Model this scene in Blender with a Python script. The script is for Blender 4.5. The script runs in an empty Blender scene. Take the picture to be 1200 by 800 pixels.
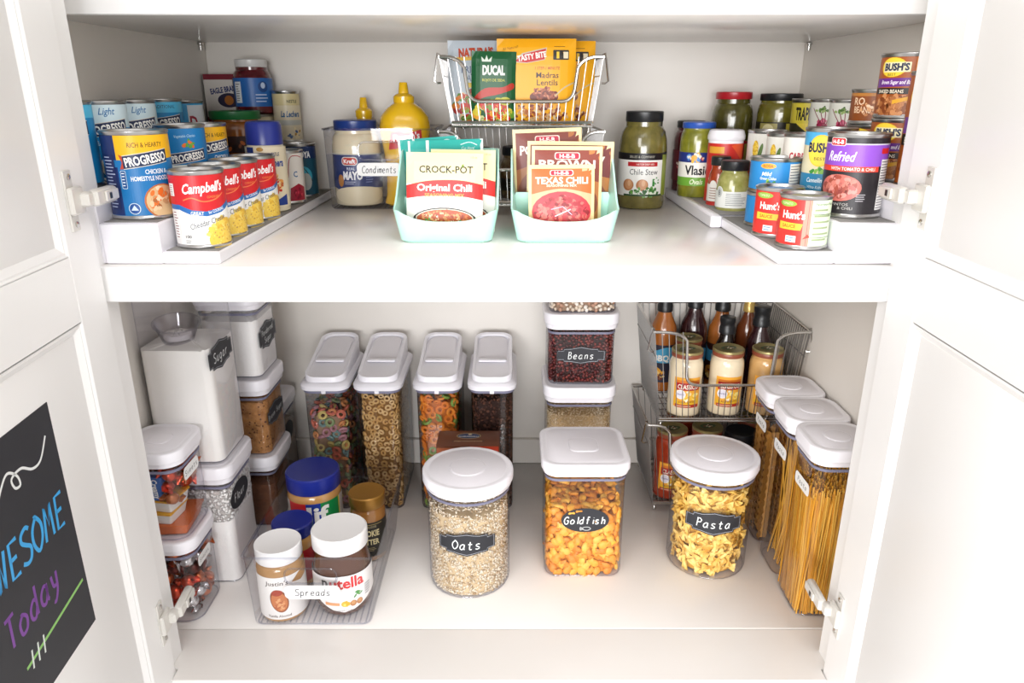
import bpy, bmesh, math, random
import numpy as np
from mathutils import Vector, Matrix
R = math.radians
random.seed(7)
rng = np.random.default_rng(7)
sc = bpy.context.scene
col = sc.collection

# ------------------------------------------------------------------ camera, world, lights, exposure
cd = bpy.data.cameras.new('camera'); cam = bpy.data.objects.new('camera', cd); col.objects.link(cam)
cam.location = (0, 0, .742); cam.rotation_euler = (R(90 - 18.916), 0, 0)
cd.sensor_width = 36; cd.lens = 855 / 1200 * 36; cd.clip_start = .01
sc.camera = cam
w = bpy.data.worlds.new('world'); sc.world = w; w.use_nodes = True
bg = w.node_tree.nodes['Background']; bg.inputs[0].default_value = (1, .975, .95, 1); bg.inputs[1].default_value = .84
def area(name, loc, target, sx, sy, power, colr=(1, 1, 1)):
    d = bpy.data.lights.new(name, 'AREA'); d.shape = 'RECTANGLE'; d.size = sx; d.size_y = sy; d.energy = power; d.color = colr
    o = bpy.data.objects.new(name, d); col.objects.link(o); o.location = loc
    o.rotation_euler = (Vector(target) - Vector(loc)).to_track_quat('-Z', 'Y').to_euler(); return o
area('window_daylight', (-2.3, -2.5, 1.5), (.1, 1.0, .40), 2.2, 1.8, 115, (1, .97, .93))
area('front_fill', (-.35, -3.2, .55), (0, 1.0, .35), 2.4, 1.2, 135, (.97, .98, 1))  # low fill light added behind the camera to brighten upright faces, not a window
area('ceiling_lamp', (.5, -.5, 2.3), (0, 1.0, .3), .8, .8, 16, (1, .98, .95))
sc.view_settings.view_transform = 'Standard'; sc.view_settings.look = 'None'
sc.view_settings.exposure = .06; sc.view_settings.gamma = 1; sc.view_settings.use_curve_mapping = False
sc.cycles.transparent_max_bounces = 40

# ------------------------------------------------------------------ materials
def lin(h):
    if not isinstance(h, str): return tuple(h) + (1,)
    v = [int(h[i:i + 2], 16) / 255 for i in (0, 2, 4)]
    return tuple(x / 12.92 if x <= .04045 else ((x + .055) / 1.055) ** 2.4 for x in v) + (1,)
MATS = {}
def mat(name, c, rough=.5, metal=0, spec=.5, coat=0, bump=None, var=None, emit=0, trans=0):
    """var=(colour2, scale, contrast) mixes a second colour by noise; bump=(scale, strength, distance)"""
    if name in MATS: return MATS[name]
    m = bpy.data.materials.new(name); m.use_nodes = True; nt = m.node_tree; b = nt.nodes['Principled BSDF']
    b.inputs['Base Color'].default_value = lin(c); b.inputs['Roughness'].default_value = rough
    b.inputs['Metallic'].default_value = metal; b.inputs['Specular IOR Level'].default_value = spec
    b.inputs['Coat Weight'].default_value = coat; b.inputs['Coat Roughness'].default_value = .05
    if trans: b.inputs['Subsurface Weight'].default_value = trans; b.inputs['Subsurface Scale'].default_value = .004
    if var or bump:
        tc = nt.nodes.new('ShaderNodeTexCoord')
    if var:
        n = nt.nodes.new('ShaderNodeTexNoise'); n.inputs['Scale'].default_value = var[1]; n.inputs['Detail'].default_value = 3
        r = nt.nodes.new('ShaderNodeValToRGB'); k = var[2]
        r.color_ramp.elements[0].position = .5 - k; r.color_ramp.elements[1].position = .5 + k
        r.color_ramp.elements[0].color = lin(c); r.color_ramp.elements[1].color = lin(var[0])
        nt.links.new(tc.outputs['Object'], n.inputs['Vector']); nt.links.new(n.outputs['Fac'], r.inputs['Fac'])
        nt.links.new(r.outputs['Color'], b.inputs['Base Color'])
    if bump:
        n = nt.nodes.new('ShaderNodeTexNoise'); n.inputs['Scale'].default_value = bump[0]; n.inputs['Detail'].default_value = 3
        bp = nt.nodes.new('ShaderNodeBump'); bp.inputs['Strength'].default_value = bump[1]; bp.inputs['Distance'].default_value = bump[2]
        nt.links.new(tc.outputs['Object'], n.inputs['Vector']); nt.links.new(n.outputs['Fac'], bp.inputs['Height'])
        nt.links.new(bp.outputs['Normal'], b.inputs['Normal'])
    MATS[name] = m; return m
def ink(h):
    return mat('print_' + h, h, .38, 0, .4)
def clear(name, tint, edge, gloss=.6):
    if name in MATS: return MATS[name]
    m = bpy.data.materials.new(name); m.use_nodes = True; nt = m.node_tree; nt.nodes.clear()
    o = nt.nodes.new('ShaderNodeOutputMaterial'); mx = nt.nodes.new('ShaderNodeMixShader')
    t = nt.nodes.new('ShaderNodeBsdfTransparent'); g = nt.nodes.new('ShaderNodeBsdfGlossy'); g.inputs['Roughness'].default_value = .04
    lw = nt.nodes.new('ShaderNodeLayerWeight'); lw.inputs['Blend'].default_value = .5
    p = nt.nodes.new('ShaderNodeMath'); p.operation = 'POWER'; p.inputs[1].default_value = 4
    ma = nt.nodes.new('ShaderNodeMath'); ma.operation = 'MULTIPLY_ADD'; ma.inputs[1].default_value = gloss; ma.inputs[2].default_value = .06
    c = nt.nodes.new('ShaderNodeMix'); c.data_type = 'RGBA'; c.inputs[6].default_value = lin(tint); c.inputs[7].default_value = lin(edge)
    L = nt.links.new
    L(lw.outputs['Facing'], p.inputs[0]); L(p.outputs[0], ma.inputs[0]); L(ma.outputs[0], mx.inputs[0])
    L(p.outputs[0], c.inputs[0]); L(c.outputs[2], t.inputs['Color']); L(t.outputs[0], mx.inputs[1]); L(g.outputs[0], mx.inputs[2]); L(mx.outputs[0], o.inputs[0])
    MATS[name] = m; return m
CLEAR = clear('clear_plastic', 'fefeff', 'c2c0cc')
CLEARE = clear('clear_plastic_edge', 'f0f1f6', 'acaebc')
GLASS = clear('thin_glass', 'fbfdfb', '9faaa4')
WHITE = mat('white_paint', 'efecea', .42, bump=(60, .05, .001))
DOORW = mat('door_white_paint', 'f0efee', .38, bump=(50, .06, .001))
SHELF = mat('white_melamine', 'f2efec', .22, var=('ebe7e3', 3, .2))
WALL = mat('cream_cabinet_wall', 'e9e4dd', .5, var=('e2dcd4', 4, .25), bump=(120, .05, .0005))
LID = mat('white_lid_plastic', 'efedf3', .3)
LID_SHADED = mat('white_lid_top_shaded', 'e9e6ec', .42)  # lid plastic greyed for upward faces, their shade put into the colour
SEAL = mat('grey_silicone_seal', '77768c', .4)
CHROME = mat('brushed_chrome', 'c9c7c4', .25, 1)
WIRE = mat('chrome_wire', '9a9896', .35, 1)
TIN = mat('tin_plate', 'c4c3c2', .28, 1)
GREYMAT = mat('grey_rubber_mat', '8b8986', .8)
BLACK = mat('black_plastic', '1c1d20', .35)
MINT = mat('mint_plastic', 'bfeee0', .35, trans=.15)
CHALK = mat('chalkboard_black', '24252b', .6, var=('2c2d33', 9, .3))

# ------------------------------------------------------------------ mesh building
def rr(hx, hy, cr, n=5):
    cr = max(min(cr, hx - 1e-5, hy - 1e-5), 1e-5); p = []
    for cx, cy, a0 in ((hx - cr, hy - cr, 0), (-hx + cr, hy - cr, 90), (-hx + cr, -hy + cr, 180), (hx - cr, -hy + cr, 270)):
        for i in range(n + 1):
            a = R(a0 + 90 * i / n); p.append((cx + cr * math.cos(a), cy + cr * math.sin(a)))
    return p
class MB:
    def __init__(s): s.v = []; s.f = []; s.m = []; s.mats = []
    def mi(s, m):
        if m not in s.mats: s.mats.append(m)
        return s.mats.index(m)
    def add(s, vs, fs, m):
        k = len(s.v); i = s.mi(m); s.v += [tuple(v) for v in vs]
        for f in fs: s.f.append(tuple(a + k for a in f)); s.m.append(i)
        return s
    def loft(s, rings, m, cap0=True, cap1=True, closed=True):
        n = len(rings[0]); vs = [v for r in rings for v in r]; fs = []
        for j in range(len(rings) - 1):
            for i in range(n if closed else n - 1):
                a = j * n + i; b = j * n + (i + 1) % n; fs.append((a, b, b + n, a + n))
        if cap0: fs.append(tuple(range(n - 1, -1, -1)))
        if cap1: fs.append(tuple((len(rings) - 1) * n + i for i in range(n)))
        return s.add(vs, fs, m)
    def lathe(s, prof, m, seg=32, cx=0, cy=0, cap0=True, cap1=True):
        return s.loft([[(cx + r * math.cos(2 * math.pi * i / seg), cy + r * math.sin(2 * math.pi * i / seg), z) for i in range(seg)] for r, z in prof], m, cap0, cap1)
    def rbox(s, rings, m, cx=0, cy=0, n=5, cap0=True, cap1=True):
        """rings: (z, hx, hy, corner radius)"""
        return s.loft([[(cx + x, cy + y, z) for x, y in rr(hx, hy, cr, n)] for z, hx, hy, cr in rings], m, cap0, cap1)
    def box(s, x0, y0, z0, x1, y1, z1, m, b=.0012):
        b = min(b, (x1 - x0) * .3, (y1 - y0) * .3, (z1 - z0) * .3)
        cx, cy, hx, hy = (x0 + x1) / 2, (y0 + y1) / 2, (x1 - x0) / 2, (y1 - y0) / 2
        return s.rbox([(z0, hx - b, hy - b, b), (z0 + b, hx, hy, b), (z1 - b, hx, hy, b), (z1, hx - b, hy - b, b)], m, cx, cy, 1)
    def tube(s, pts, r, m, seg=6, closed=False):
        P = [Vector(p) for p in pts]; n = len(P); rings = []; u = None
        for i, p in enumerate(P):
            a = P[(i - 1) % n] if (closed or i) else p; b = P[(i + 1) % n] if (closed or i < n - 1) else p
            t = (b - a).normalized()
            if u is None: u = t.orthogonal().normalized()
            u = (u - t * u.dot(t)); u = u.normalized() if u.length > 1e-6 else t.orthogonal().normalized()
            w_ = t.cross(u)
            rings.append([tuple(p + (u * math.cos(2 * math.pi * k / seg) + w_ * math.sin(2 * math.pi * k / seg)) * r) for k in range(seg)])
        if closed: rings.append(rings[0])
        return s.loft(rings, m, not closed, not closed)
    def prism(s, outline, y0, y1, m):
        """outline in x,z extruded along y"""
        n = len(outline)
        vs = [(x, y0, z) for x, z in outline] + [(x, y1, z) for x, z in outline]
        fs = [tuple(range(n)), tuple(range(2 * n - 1, n - 1, -1))] + [(i, i + n, (i + 1) % n + n, (i + 1) % n) for i in range(n)]
        return s.add(vs, fs, m)
    def mesh(s, name, smooth=True, ang=38):
        me = bpy.data.meshes.new(name); me.from_pydata(s.v, [], s.f)
        for m in s.mats: me.materials.append(m)
        me.polygons.foreach_set('material_index', s.m)
        bm = bmesh.new(); bm.from_mesh(me); bmesh.ops.recalc_face_normals(bm, faces=bm.faces); bm.to_mesh(me); bm.free()
        if smooth:
            me.polygons.foreach_set('use_smooth', [True] * len(me.polygons)); me.set_sharp_from_angle(angle=R(ang))
        me.update(); return me
    def build(s, name, parent=None, smooth=True, loc=(0, 0, 0), rz=0):
        o = bpy.data.objects.new(name, s.mesh(name, smooth)); col.objects.link(o); o.parent = parent; o.location = loc; o.rotation_euler = (0, 0, rz); return o
def tag(o, label=None, cat=None, group=None, kind=None):
    if label: o['label'] = label
    if cat: o['category'] = cat
    if group: o['group'] = group
    if kind: o['kind'] = kind
    return o
def thing(name, label, cat, loc=(0, 0, 0), rz=0, group=None):
    o = bpy.data.objects.new(name, None); o.empty_display_size = .02; col.objects.link(o); o.location = loc; o.rotation_euler = (0, 0, rz)
    return tag(o, label, cat, group)
def dup(o, loc=None, rz=None, label=None, group=None, parent=None):
    c = o.copy(); col.objects.link(c); c.parent = parent
    if loc is not None: c.location = loc
    if rz is not None: c.rotation_euler = (0, 0, -rz)
    if label: c['label'] = label
    if group: c['group'] = group
    for ch in [x for x in KIDS(o)]: dup(ch, parent=c)
    return c
def KIDS(o): return list(o.children)
def inst_mesh(name, tv, tf, pos, rots, scl, mats, mi, extra=None):
    tv = np.array(tv, float); N = len(pos); nv = len(tv)
    V = np.einsum('nij,vj->nvi', rots, tv) * np.asarray(scl).reshape(N, 1, 1) + np.asarray(pos)[:, None, :]
    k = [len(f) for f in tf]; flat = np.array([i for f in tf for i in f])
    loops = (np.arange(N)[:, None] * nv + flat[None, :]).ravel()
    starts_l = np.cumsum([0] + k[:-1]); tot = sum(k)
    starts = (np.arange(N)[:, None] * tot + starts_l[None, :]).ravel()
    me = bpy.data.meshes.new(name); me.vertices.add(N * nv); me.vertices.foreach_set('co', V.ravel())
    me.loops.add(len(loops)); me.loops.foreach_set('vertex_index', loops.astype(np.int32))
    me.polygons.add(N * len(tf)); me.polygons.foreach_set('loop_start', starts.astype(np.int32))
    for m in mats: me.materials.append(m)
    me.polygons.foreach_set('material_index', np.repeat(np.asarray(mi), len(tf)).astype(np.int32))
    me.polygons.foreach_set('use_smooth', np.ones(N * len(tf), bool))
    me.update(calc_edges=True); me.validate(); return me
def rand_rot(n):
    q = rng.normal(size=(n, 4)); q /= np.linalg.norm(q, axis=1)[:, None]; w_, x, y, z = q.T
    return np.stack([np.stack([1 - 2 * (y * y + z * z), 2 * (x * y - z * w_), 2 * (x * z + y * w_)], 1),
                     np.stack([2 * (x * y + z * w_), 1 - 2 * (x * x + z * z), 2 * (y * z - x * w_)], 1),
                     np.stack([2 * (x * z - y * w_), 2 * (y * z + x * w_), 1 - 2 * (x * x + y * y)], 1)], 1)
def align_rot(nrm, tilt):
    """local z to the (jittered) normal, random spin"""
    out = []
    for n in nrm:
        z = Vector(n) + Vector(rng.normal(size=3)) * tilt; z.normalize()
        x = z.orthogonal().normalized(); a = random.uniform(0, 6.283); y = z.cross(x)
        x2 = x * math.cos(a) + y * math.sin(a); y2 = z.cross(x2)
        out.append([[x2.x, y2.x, z.x], [x2.y, y2.y, z.y], [x2.z, y2.z, z.z]])
    return np.array(out)

# ------------------------------------------------------------------ flat print: shapes in mm on a label, laid on a cylinder, a plane or a pouch
_txt = {}
def text_mesh(s, bold, shear):
    k = (s, bold, shear)
    if k not in _txt:
        c = bpy.data.curves.new('t', 'FONT'); c.body = s; c.size = 1; c.offset = bold; c.shear = shear; c.resolution_u = 2; c.fill_mode = 'BOTH' if False else 'FRONT'
        o = bpy.data.objects.new('t', c); col.objects.link(o)
        me = o.to_mesh(); vs = [(v.co.x, v.co.y) for v in me.vertices]; fs = [tuple(p.vertices) for p in me.polygons]
        o.to_mesh_clear(); bpy.data.objects.remove(o); bpy.data.curves.remove(c)
        xs = [v[0] for v in vs] or [0, 1]; x0 = min(xs); wd = max(xs) - x0
        _txt[k] = ([(x - x0, y) for x, y in vs], fs, wd)
    return _txt[k]
G = {'O': '3,10 0,7 0,3 3,0 6,3 6,7 3,10 2,10', 'o': '3,6 .5,4 1,.5 3,0 5,1 5.5,4 3,6 2,6', 'a': '5,5 3,6 .5,4 .5,1 3,0 5,3 5,5|5,6 5,1 6,0', 't': '2.5,9 2.5,1 4,0 5,.5|.3,6 5,6',
     's': '5,5.4 3,6 1,5 1.5,3.6 4,2.6 5,1.2 3,0 .5,.6', 'G': '6,8 4,10 1,8 0,4 2,0 5,0 6,3 6,4.5 3.5,4.5', 'l': '2,10 2,0', 'd': '5,5 3,6 .5,4 .5,1 3,0 5,3|5,10 5,0', 'f': '5,9 4,10 2.6,9 2.4,0|.6,6 4.6,6',
     'i': '2,6 2,0|2,8.6 2,9', 'h': '1,10 1,0|1,4 3,6 5,5 5,0', 'P': '1,0 1,10|0,10 4,10 6,8 5,5.4 1,5', 'B': '1,0 1,10|0,10 4,10 5,8 4,5.6 1,5.4|3,5.4 6,4 5.6,1 4,0 .6,0', 'e': '.8,3 5,3.6 4.6,5.4 3,6 .8,4.6 .6,1.6 2.6,0 5.2,.8',
     'n': '1,6 1,0|1,4 3,6 5,5 5,0', 'S': '6,9 4,10 1,9 .6,7 3,5.4 6,3.6 5.4,.8 3,0 0,1', 'u': '1,6 1,1.6 3,0 5,2|5,6 5,0', 'g': '5,5 3,6 .6,4 1,1 3,.4 5,2|5,6 5,-2 3,-3.6 1,-2.6', 'r': '1,6 1,0|1,3.6 3,6 4.6,5.6',
     'w': '0,6 1.6,0 3,4.6 4.4,0 6,6', 'F': '1,0 1,10 6,10|1,5.4 5,5.4', 'C': '6,8.4 4,10 1,8 .4,4 2,.4 4.6,0 6,1.4', 'm': '.6,6 .6,0|.6,4 2,6 3.2,5 3.2,0|3.2,4 4.8,6 6,5 6,0', 'c': '5,5 3,6 .6,4 .8,1 3,0 5,1',
     'k': '1,10 1,0|5,6 1,2.6 5,0', 'p': '1,6 1,-3.6|1,5 3,6 5.4,4 5,1 3,0 1,1', 'y': '1,6 2,2 4,1.6|5,6 4.6,0 2,-3.4 .6,-3', 'A': '0,0 3,10 6,0|1.2,4 4.8,4', 'W': '0,10 1.5,0 3,7 4.5,0 6,10', 'E': '6,10 1,10 1,0 6,0|1,5.2 5,5.2',
     'M': '0,0 1,10 3,4 5,10 6,0', 'T': '0,10 6,10|3,10 3,0', ' ': ''}
SHARP = 'AWEMTFwPBklk'
def catmull(p, n=4):
    if len(p) < 3: return p
    q = [p[0]] + p + [p[-1]]; out = []
    for i in range(1, len(q) - 2):
        a, b, c, d = q[i - 1:i + 3]
        for k in range(n):
            t = k / n
            out.append(tuple(.5 * (2 * b[j] + (c[j] - a[j]) * t + (2 * a[j] - 5 * b[j] + 4 * c[j] - d[j]) * t * t + (3 * b[j] - a[j] - 3 * c[j] + d[j]) * t ** 3) for j in (0, 1)))
    return out + [p[-1]]
class Art:
    def __init__(s): s.L = 0; s.sh = []      # (verts2d, faces, colour, layer)
    def raw(s, vs, fs, c, hold=False):
        if not hold: s.L += 1
        s.sh.append((vs, fs, c, s.L)); return s
    def poly(s, pts, c, hold=False): return s.raw(pts, [tuple(range(len(pts)))], c, hold)
    def rect(s, x0, z0, x1, z1, c, hold=False): return s.poly([(x0, z0), (x1, z0), (x1, z1), (x0, z1)], c, hold)
    def ell(s, x, z, rx, rz, c, hold=False, rot=0, n=22):
        ca, sa = math.cos(R(rot)), math.sin(R(rot)); P = []
        for i in range(n):
            a = 2 * math.pi * i / n; u, v = rx * math.cos(a), rz * math.sin(a); P.append((x + u * ca - v * sa, z + u * sa + v * ca))
        return s.poly(P, c, hold)
    def rrect(s, x, z, hx, hz, cr, c): return s.poly([(x + a, z + b) for a, b in rr(hx, hz, cr, 4)], c)
    def text(s, t, x, z, h, c, w=None, sh=0, b=0, rot=0, al='C'):
        vs, fs, wd = text_mesh(t, b, sh); k = h / .72; kx = (w / wd) if w else k * .92
        x0 = {'C': -wd * kx / 2, 'L': 0, 'R': -wd * kx}[al]; ca, sa = math.cos(R(rot)), math.sin(R(rot)); P = []
        for a, b_ in vs:
            u, v = x0 + a * kx, b_ * k - h / 2; P.append((x + u * ca - v * sa, z + u * sa + v * ca))
        return s.raw(P, fs, c)
    def line(s, pts, wd, c, hold=False):
        V = []; F = []
        for i, p in enumerate(pts):
            a = pts[max(i - 1, 0)]; b = pts[min(i + 1, len(pts) - 1)]; dx, dz = b[0] - a[0], b[1] - a[1]; d = math.hypot(dx, dz) or 1
            nx, nz = -dz / d * wd / 2, dx / d * wd / 2; V += [(p[0] + nx, p[1] + nz), (p[0] - nx, p[1] - nz)]
            if i: k = 2 * i; F.append((k - 2, k - 1, k + 1, k))
        return s.raw(V, F, c, hold)
    def hand(s, t, x, z, h, c, wd=None, rot=0, track=1.25, xk=1):
        u = h / 10; wd = wd or h * .11; adv = [(3.6 if ch in 'il' else 7.4) * u * track * xk for ch in t]; tot = sum(adv) - 1.4 * u * xk
        cx = -tot / 2; ca, sa = math.cos(R(rot)), math.sin(R(rot)); s.L += 1
        for ch, ad in zip(t, adv):
            for st in G[ch].split('|'):
                if not st: continue
                p = [tuple(float(q) for q in ab.split(',')) for ab in st.split(' ')]
                if ch not in SHARP: p = catmull(p)
                p = [(cx + (a + .15 * b) * u * xk, (b - 5) * u) for a, b in p]
                s.line([(x + a * ca - b * sa, z + a * sa + b * ca) for a, b in p], wd, c, True)
            cx += ad
        return s
    def food(s, x, z, rx, rz, cols, n, sz, seed=1, asp=1.6):
        r = random.Random(seed); L0 = s.L + 1
        for i in range(n):
            a = r.uniform(0, 6.283); d = math.sqrt(r.random()) * .93; s.L = L0 + i % 5; k = sz * r.uniform(.6, 1.2)
            s.ell(x + rx * d * math.cos(a), z + rz * d * math.sin(a), k, k / asp, r.choice(cols), True, r.uniform(0, 180), 7)
        s.L = L0 + 5; return s
    def fine(s, x0, z0, x1, z1, n, c, seed=3):
        r = random.Random(seed); s.L += 1; h = (z1 - z0) / n
        for i in range(n): s.rect(x0, z0 + h * i + h * .3, x0 + (x1 - x0) * r.uniform(.6, 1), z0 + h * i + h * .62, c, True)
        return s
    def build(s, name, parent, mp, xs=(), zs=(), lay=.02):
        V = []; F = []; M = []; mats = []
        for vs, fs, c, L in s.sh:
            m = ink(c) if isinstance(c, str) else c
            if m not in mats: mats.append(m)
            k = len(V); V += [(a, b, L * lay) for a, b in vs]
            for f in fs: F.append(tuple(i + k for i in f)); M.append(mats.index(m))
        me = bpy.data.meshes.new(name); me.from_pydata(V, [], F)
        for m in mats: me.materials.append(m)
        me.polygons.foreach_set('material_index', M)
        if len(xs) or len(zs):
            bm = bmesh.new(); bm.from_mesh(me)
            bmesh.ops.triangulate(bm, faces=[f for f in bm.faces if len(f.verts) > 4])
            for q, ax in [(q, 0) for q in xs] + [(q, 1) for q in zs]:
                n = (1, 0, 0) if ax == 0 else (0, 1, 0)
                es = [e for e in bm.edges if (e.verts[0].co[ax] - q) * (e.verts[1].co[ax] - q) < -1e-9]
                if not es: continue
                fs = {f for e in es for f in e.link_faces}; g = list(fs) + list({e for f in fs for e in f.edges}) + list({v for f in fs for v in f.verts})
                bmesh.ops.bisect_plane(bm, geom=g, dist=1e-5, plane_co=(q if ax == 0 else 0, q if ax == 1 else 0, 0), plane_no=n)
            bm.to_mesh(me); bm.free()
        co = np.empty(len(me.vertices) * 3); me.vertices.foreach_get('co', co); co = co.reshape(-1, 3) / 1000
        me.vertices.foreach_set('co', np.array([mp(*p) for p in co]).ravel()); me.update()
        o = bpy.data.objects.new(name, me); col.objects.link(o); o.parent = parent; return o
def cyl_map(r, a0=0, z0=0): return lambda x, z, o: ((r + o) * math.sin(x / r + a0), -(r + o) * math.cos(x / r + a0), z + z0)
def side_map(x0, y0, z0, ang=0):
    """plane seen from -y when ang=0; ang turns the viewing side about z"""
    ca, sa = math.cos(ang), math.sin(ang); return lambda x, z, o: (x0 + x * ca + o * sa, y0 + x * sa - o * ca, z + z0)
def cyl_label(A, parent, r, a0=0, z0=0, name='label', rng_mm=None):
    n = math.pi * r * 1000 if rng_mm is None else rng_mm; st = 2.5
    return A.build(name, parent, cyl_map(r, a0, z0), xs=[q * st for q in range(-int(n / st), int(n / st) + 1)])

# ------------------------------------------------------------------ the cabinet
M = .556; XL, XR, YB = -.541, .516, 1.3826
def struct(name, mb, label=None):
    o = mb.build(name); o['kind'] = 'structure'
    if label: o['label'] = label
    return o
struct('wall_left', MB().box(XL - .02, .83, -.1, XL, YB + .02, 1.2, WALL), 'cream left side wall of the cupboard')
struct('wall_right', MB().box(XR, .83, -.1, XR + .02, YB + .02, 1.2, WALL), 'cream right side wall of the cupboard')
struct('wall_back', MB().box(XL, YB, -.1, XR, YB + .018, 1.2, WALL), 'cream back wall of the cupboard')
struct('floor', MB().box(XL, .872, -.02, XR, YB, 0, SHELF), 'white cupboard floor under the canisters')
_o = [(-.4535, .774), (.4195, .774), (.4195, .7942), (.4303, .7942), (.4303, .8294), (XR, .8294), (XR, .8705), (XL, .8705), (XL, .8294), (-.4633, .8294), (-.4633, .7942), (-.4535, .7942)]
struct('trim_1', MB().loft([[(x, y, z) for x, y in _o] for z in (-.1, -.0004)], SHELF), 'white front rail of the cupboard base')
struct('trim_2', MB().box(XL - .02, .795, -.12, -.4635, .829, 1.2, DOORW), 'white left face frame stile')
struct('trim_3', MB().box(.4305, .795, -.12, XR + .02, .829, 1.2, DOORW), 'white right face frame stile')
struct('trim_4', MB().box(XL, YB - .010, 0.0005, XR, YB, .056, WALL), 'low cream batten along the foot of the back wall')
struct('ceiling', MB().box(XL, .83, 1.18, XR, YB, 1.2, WALL), 'cream top of the cupboard')
def shelf(label, y0, z0, z1):
    t = thing('shelf', label, 'shelf', (0, y0, z0))
    o = MB().box(XL + .001, 0.004, 0, XR - .001, YB - y0, z1 - z0, SHELF, .001).build('shelf_board', t)
    MB().box(XL + .001, 0, 0, XR - .001, .0035, z1 - z0, DOORW, .0012).build('edge_band', t)
    return t
sh1 = shelf('thick white middle shelf carrying the cans, packets and jars', .80, .515, M)
sh2 = shelf('white top shelf above the tall baskets and bean cans', .893, .8232, .865)
for px, pl in ((XL + .004, 'left'), (XR - .004, 'right')):
    MB().lathe([(.0035, -.006), (.0035, .002), (.006, .003), (.006, .005), (.0035, .0065)], CHROME, 12).build('shelf_pin', sh2, loc=(px, .462, -.008))
def door(name, hinge, ang, sg, label, hinges):
    W_, Z0, Z1 = .46, -.12, 1.2
    o = thing(name, label, 'door', (hinge[0], hinge[1], 0), R(ang)); del o['category']; o['kind'] = 'structure'
    D = .007
    S0, S1 = .062, W_ - .062; op = ((.02, .5135), (.5835, 1.14))
    mb = MB()
    def q(pts, m=DOORW): mb.add([(a, -sg * d, z) for a, d, z in pts], [tuple(range(len(pts)))], m)
    # back slab
    mb.box(0, min(-sg * .0205, -sg * (D + .0005)), Z0, W_, max(-sg * .0205, -sg * (D + .0005)), Z1, DOORW, .001)
    fr = MB()
    fb = lambda a, b, c, d_: fr.box(a, min(0, -sg * D), b, c, max(0, -sg * D), d_, DOORW, .0012)
    fb(0, Z0, S0, Z1); fb(S1, Z0, W_, Z1); fb(S0, Z0, S1, op[0][0]); fb(S0, op[0][1], S1, op[1][0]); fb(S0, op[1][1], S1, Z1)
    slab = mb.build('door_slab', o); fr.build('door_frame', o)
    for a, b in op:      # sticking profile around each recessed panel
        p = MB(); k = .011
        ring = lambda i, d: [(S0 + i, -sg * d, a + i), (S1 - i, -sg * d, a + i), (S1 - i, -sg * d, b - i), (S0 + i, -sg * d, b - i)]
        p.loft([ring(0, .0003), ring(.002, .0022), ring(.004, .0018), ring(k, D - .0005), ring(k + .001, D - .0012)], DOORW, False, True); p.build('door_panel', o)
    for s_, z in hinges:
        h = MB(); y = lambda d: -sg * d
        def hb(x0, d0, z0, x1, d1, z1, m=HINGE, b=.0008, t=h): t.box(x0, min(y(d0), y(d1)), z0, x1, max(y(d0), y(d1)), z1, m, b)
        hb(s_ - .004, 0, z - .031, s_ + .012, -.0022, z + .031); hb(s_ - .012, -.0022, z - .014, s_ + .014, -.008, z + .014, b=.002)
        hh = h.build('hinge', o)
        a_ = MB(); hb(s_ - .017, -.004, z - .0075, s_ - .002, -.016, z + .0075, t=a_, b=.002)
        hb(s_ - .062, -.010, z - .0085, s_ - .014, -.020, z + .0085, t=a_, b=.002); hb(s_ - .060, -.020, z - .0055, s_ - .03, -.0225, z + .0055, t=a_)
        arm = a_.build('hinge_arm', hh)
        for ds, dz in ((.003, .024), (.003, -.024)):
            MB().lathe([(.0032, 0), (.0032, .001), (.002, .0016)], CHROME, 10).build('screw', hh, loc=(s_ + ds, y(-.0022), z + dz)).rotation_euler = (R(90 * sg * -1), 0, 0)
        MB().box(s_ - .042, min(y(-.0225), y(-.0232)), z - .0032, s_ - .037, max(y(-.0225), y(-.0232)), z + .0032, BLACK, .0002).build('adjusting_slot', hh)
    return o
HINGE = mat('white_enamel_hinge', 'd9d6d0', .35, .15)
dl = door('door_1', (-.455, .79), -85, 1, 'white panelled cupboard door standing open on the left', ((.035, .636), (-.004 + .016, .092)))
dr = door('door_2', (.421, .79), -92.7, -1, 'white panelled cupboard door standing open on the right', ((.045, .640), (.014, .105)))

# chalkboard sheet on the left door
cb = thing('chalkboard', 'black chalkboard sheet with coloured chalk lettering on the left door', 'chalkboard', (-.455, .79, 0), R(-85))
MB().box(.1445, -.0068, .205, .345, -.0052, .4595, CHALK, .0003).build('board', cb)
A = Art()
def catp(pts): return catmull(pts, 6)
S = lambda s, z: (-s * 1000, z * 1000)     # mirrored: the text runs from the camera towards the hinge
WHT, BLU, PUR, GRN = 'e9eceb', '3fa8e6', '7a3f9a', '8cc56a'
A.line(catp([S(.250, .405), S(.238, .419), S(.226, .4265), S(.214, .418), S(.212, .408), S(.220, .409), S(.222, .419), S(.206, .421), S(.19, .412), S(.175, .4135), S(.160, .431)]), 2.6, WHT)
HA = Art(); HA.hand('AWESOME', -226, 352, 33, BLU, 4.0, track=1.1, xk=.74)
HB = Art(); HB.hand('Today', -235, 297, 29, PUR, 3.6, track=1.1, xk=.78, rot=3)
CM = lambda x, z, o: (-x, -.0051 + o, z)
A.build('chalk_swash', cb, CM, lay=.05); A = Art()
A.line([S(.264, .249), S(.152, .262)], 3.2, GRN)
for q in (.253, .243, .233): A.line([S(q + .002, .242), S(q - .001, .260)], 2.4, 'dfe6e0')
A.build('chalk_underline', cb, CM, lay=.05); HA.build('blue_lettering', cb, CM, lay=.05); HB.build('purple_lettering', cb, CM, lay=.05)

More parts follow.
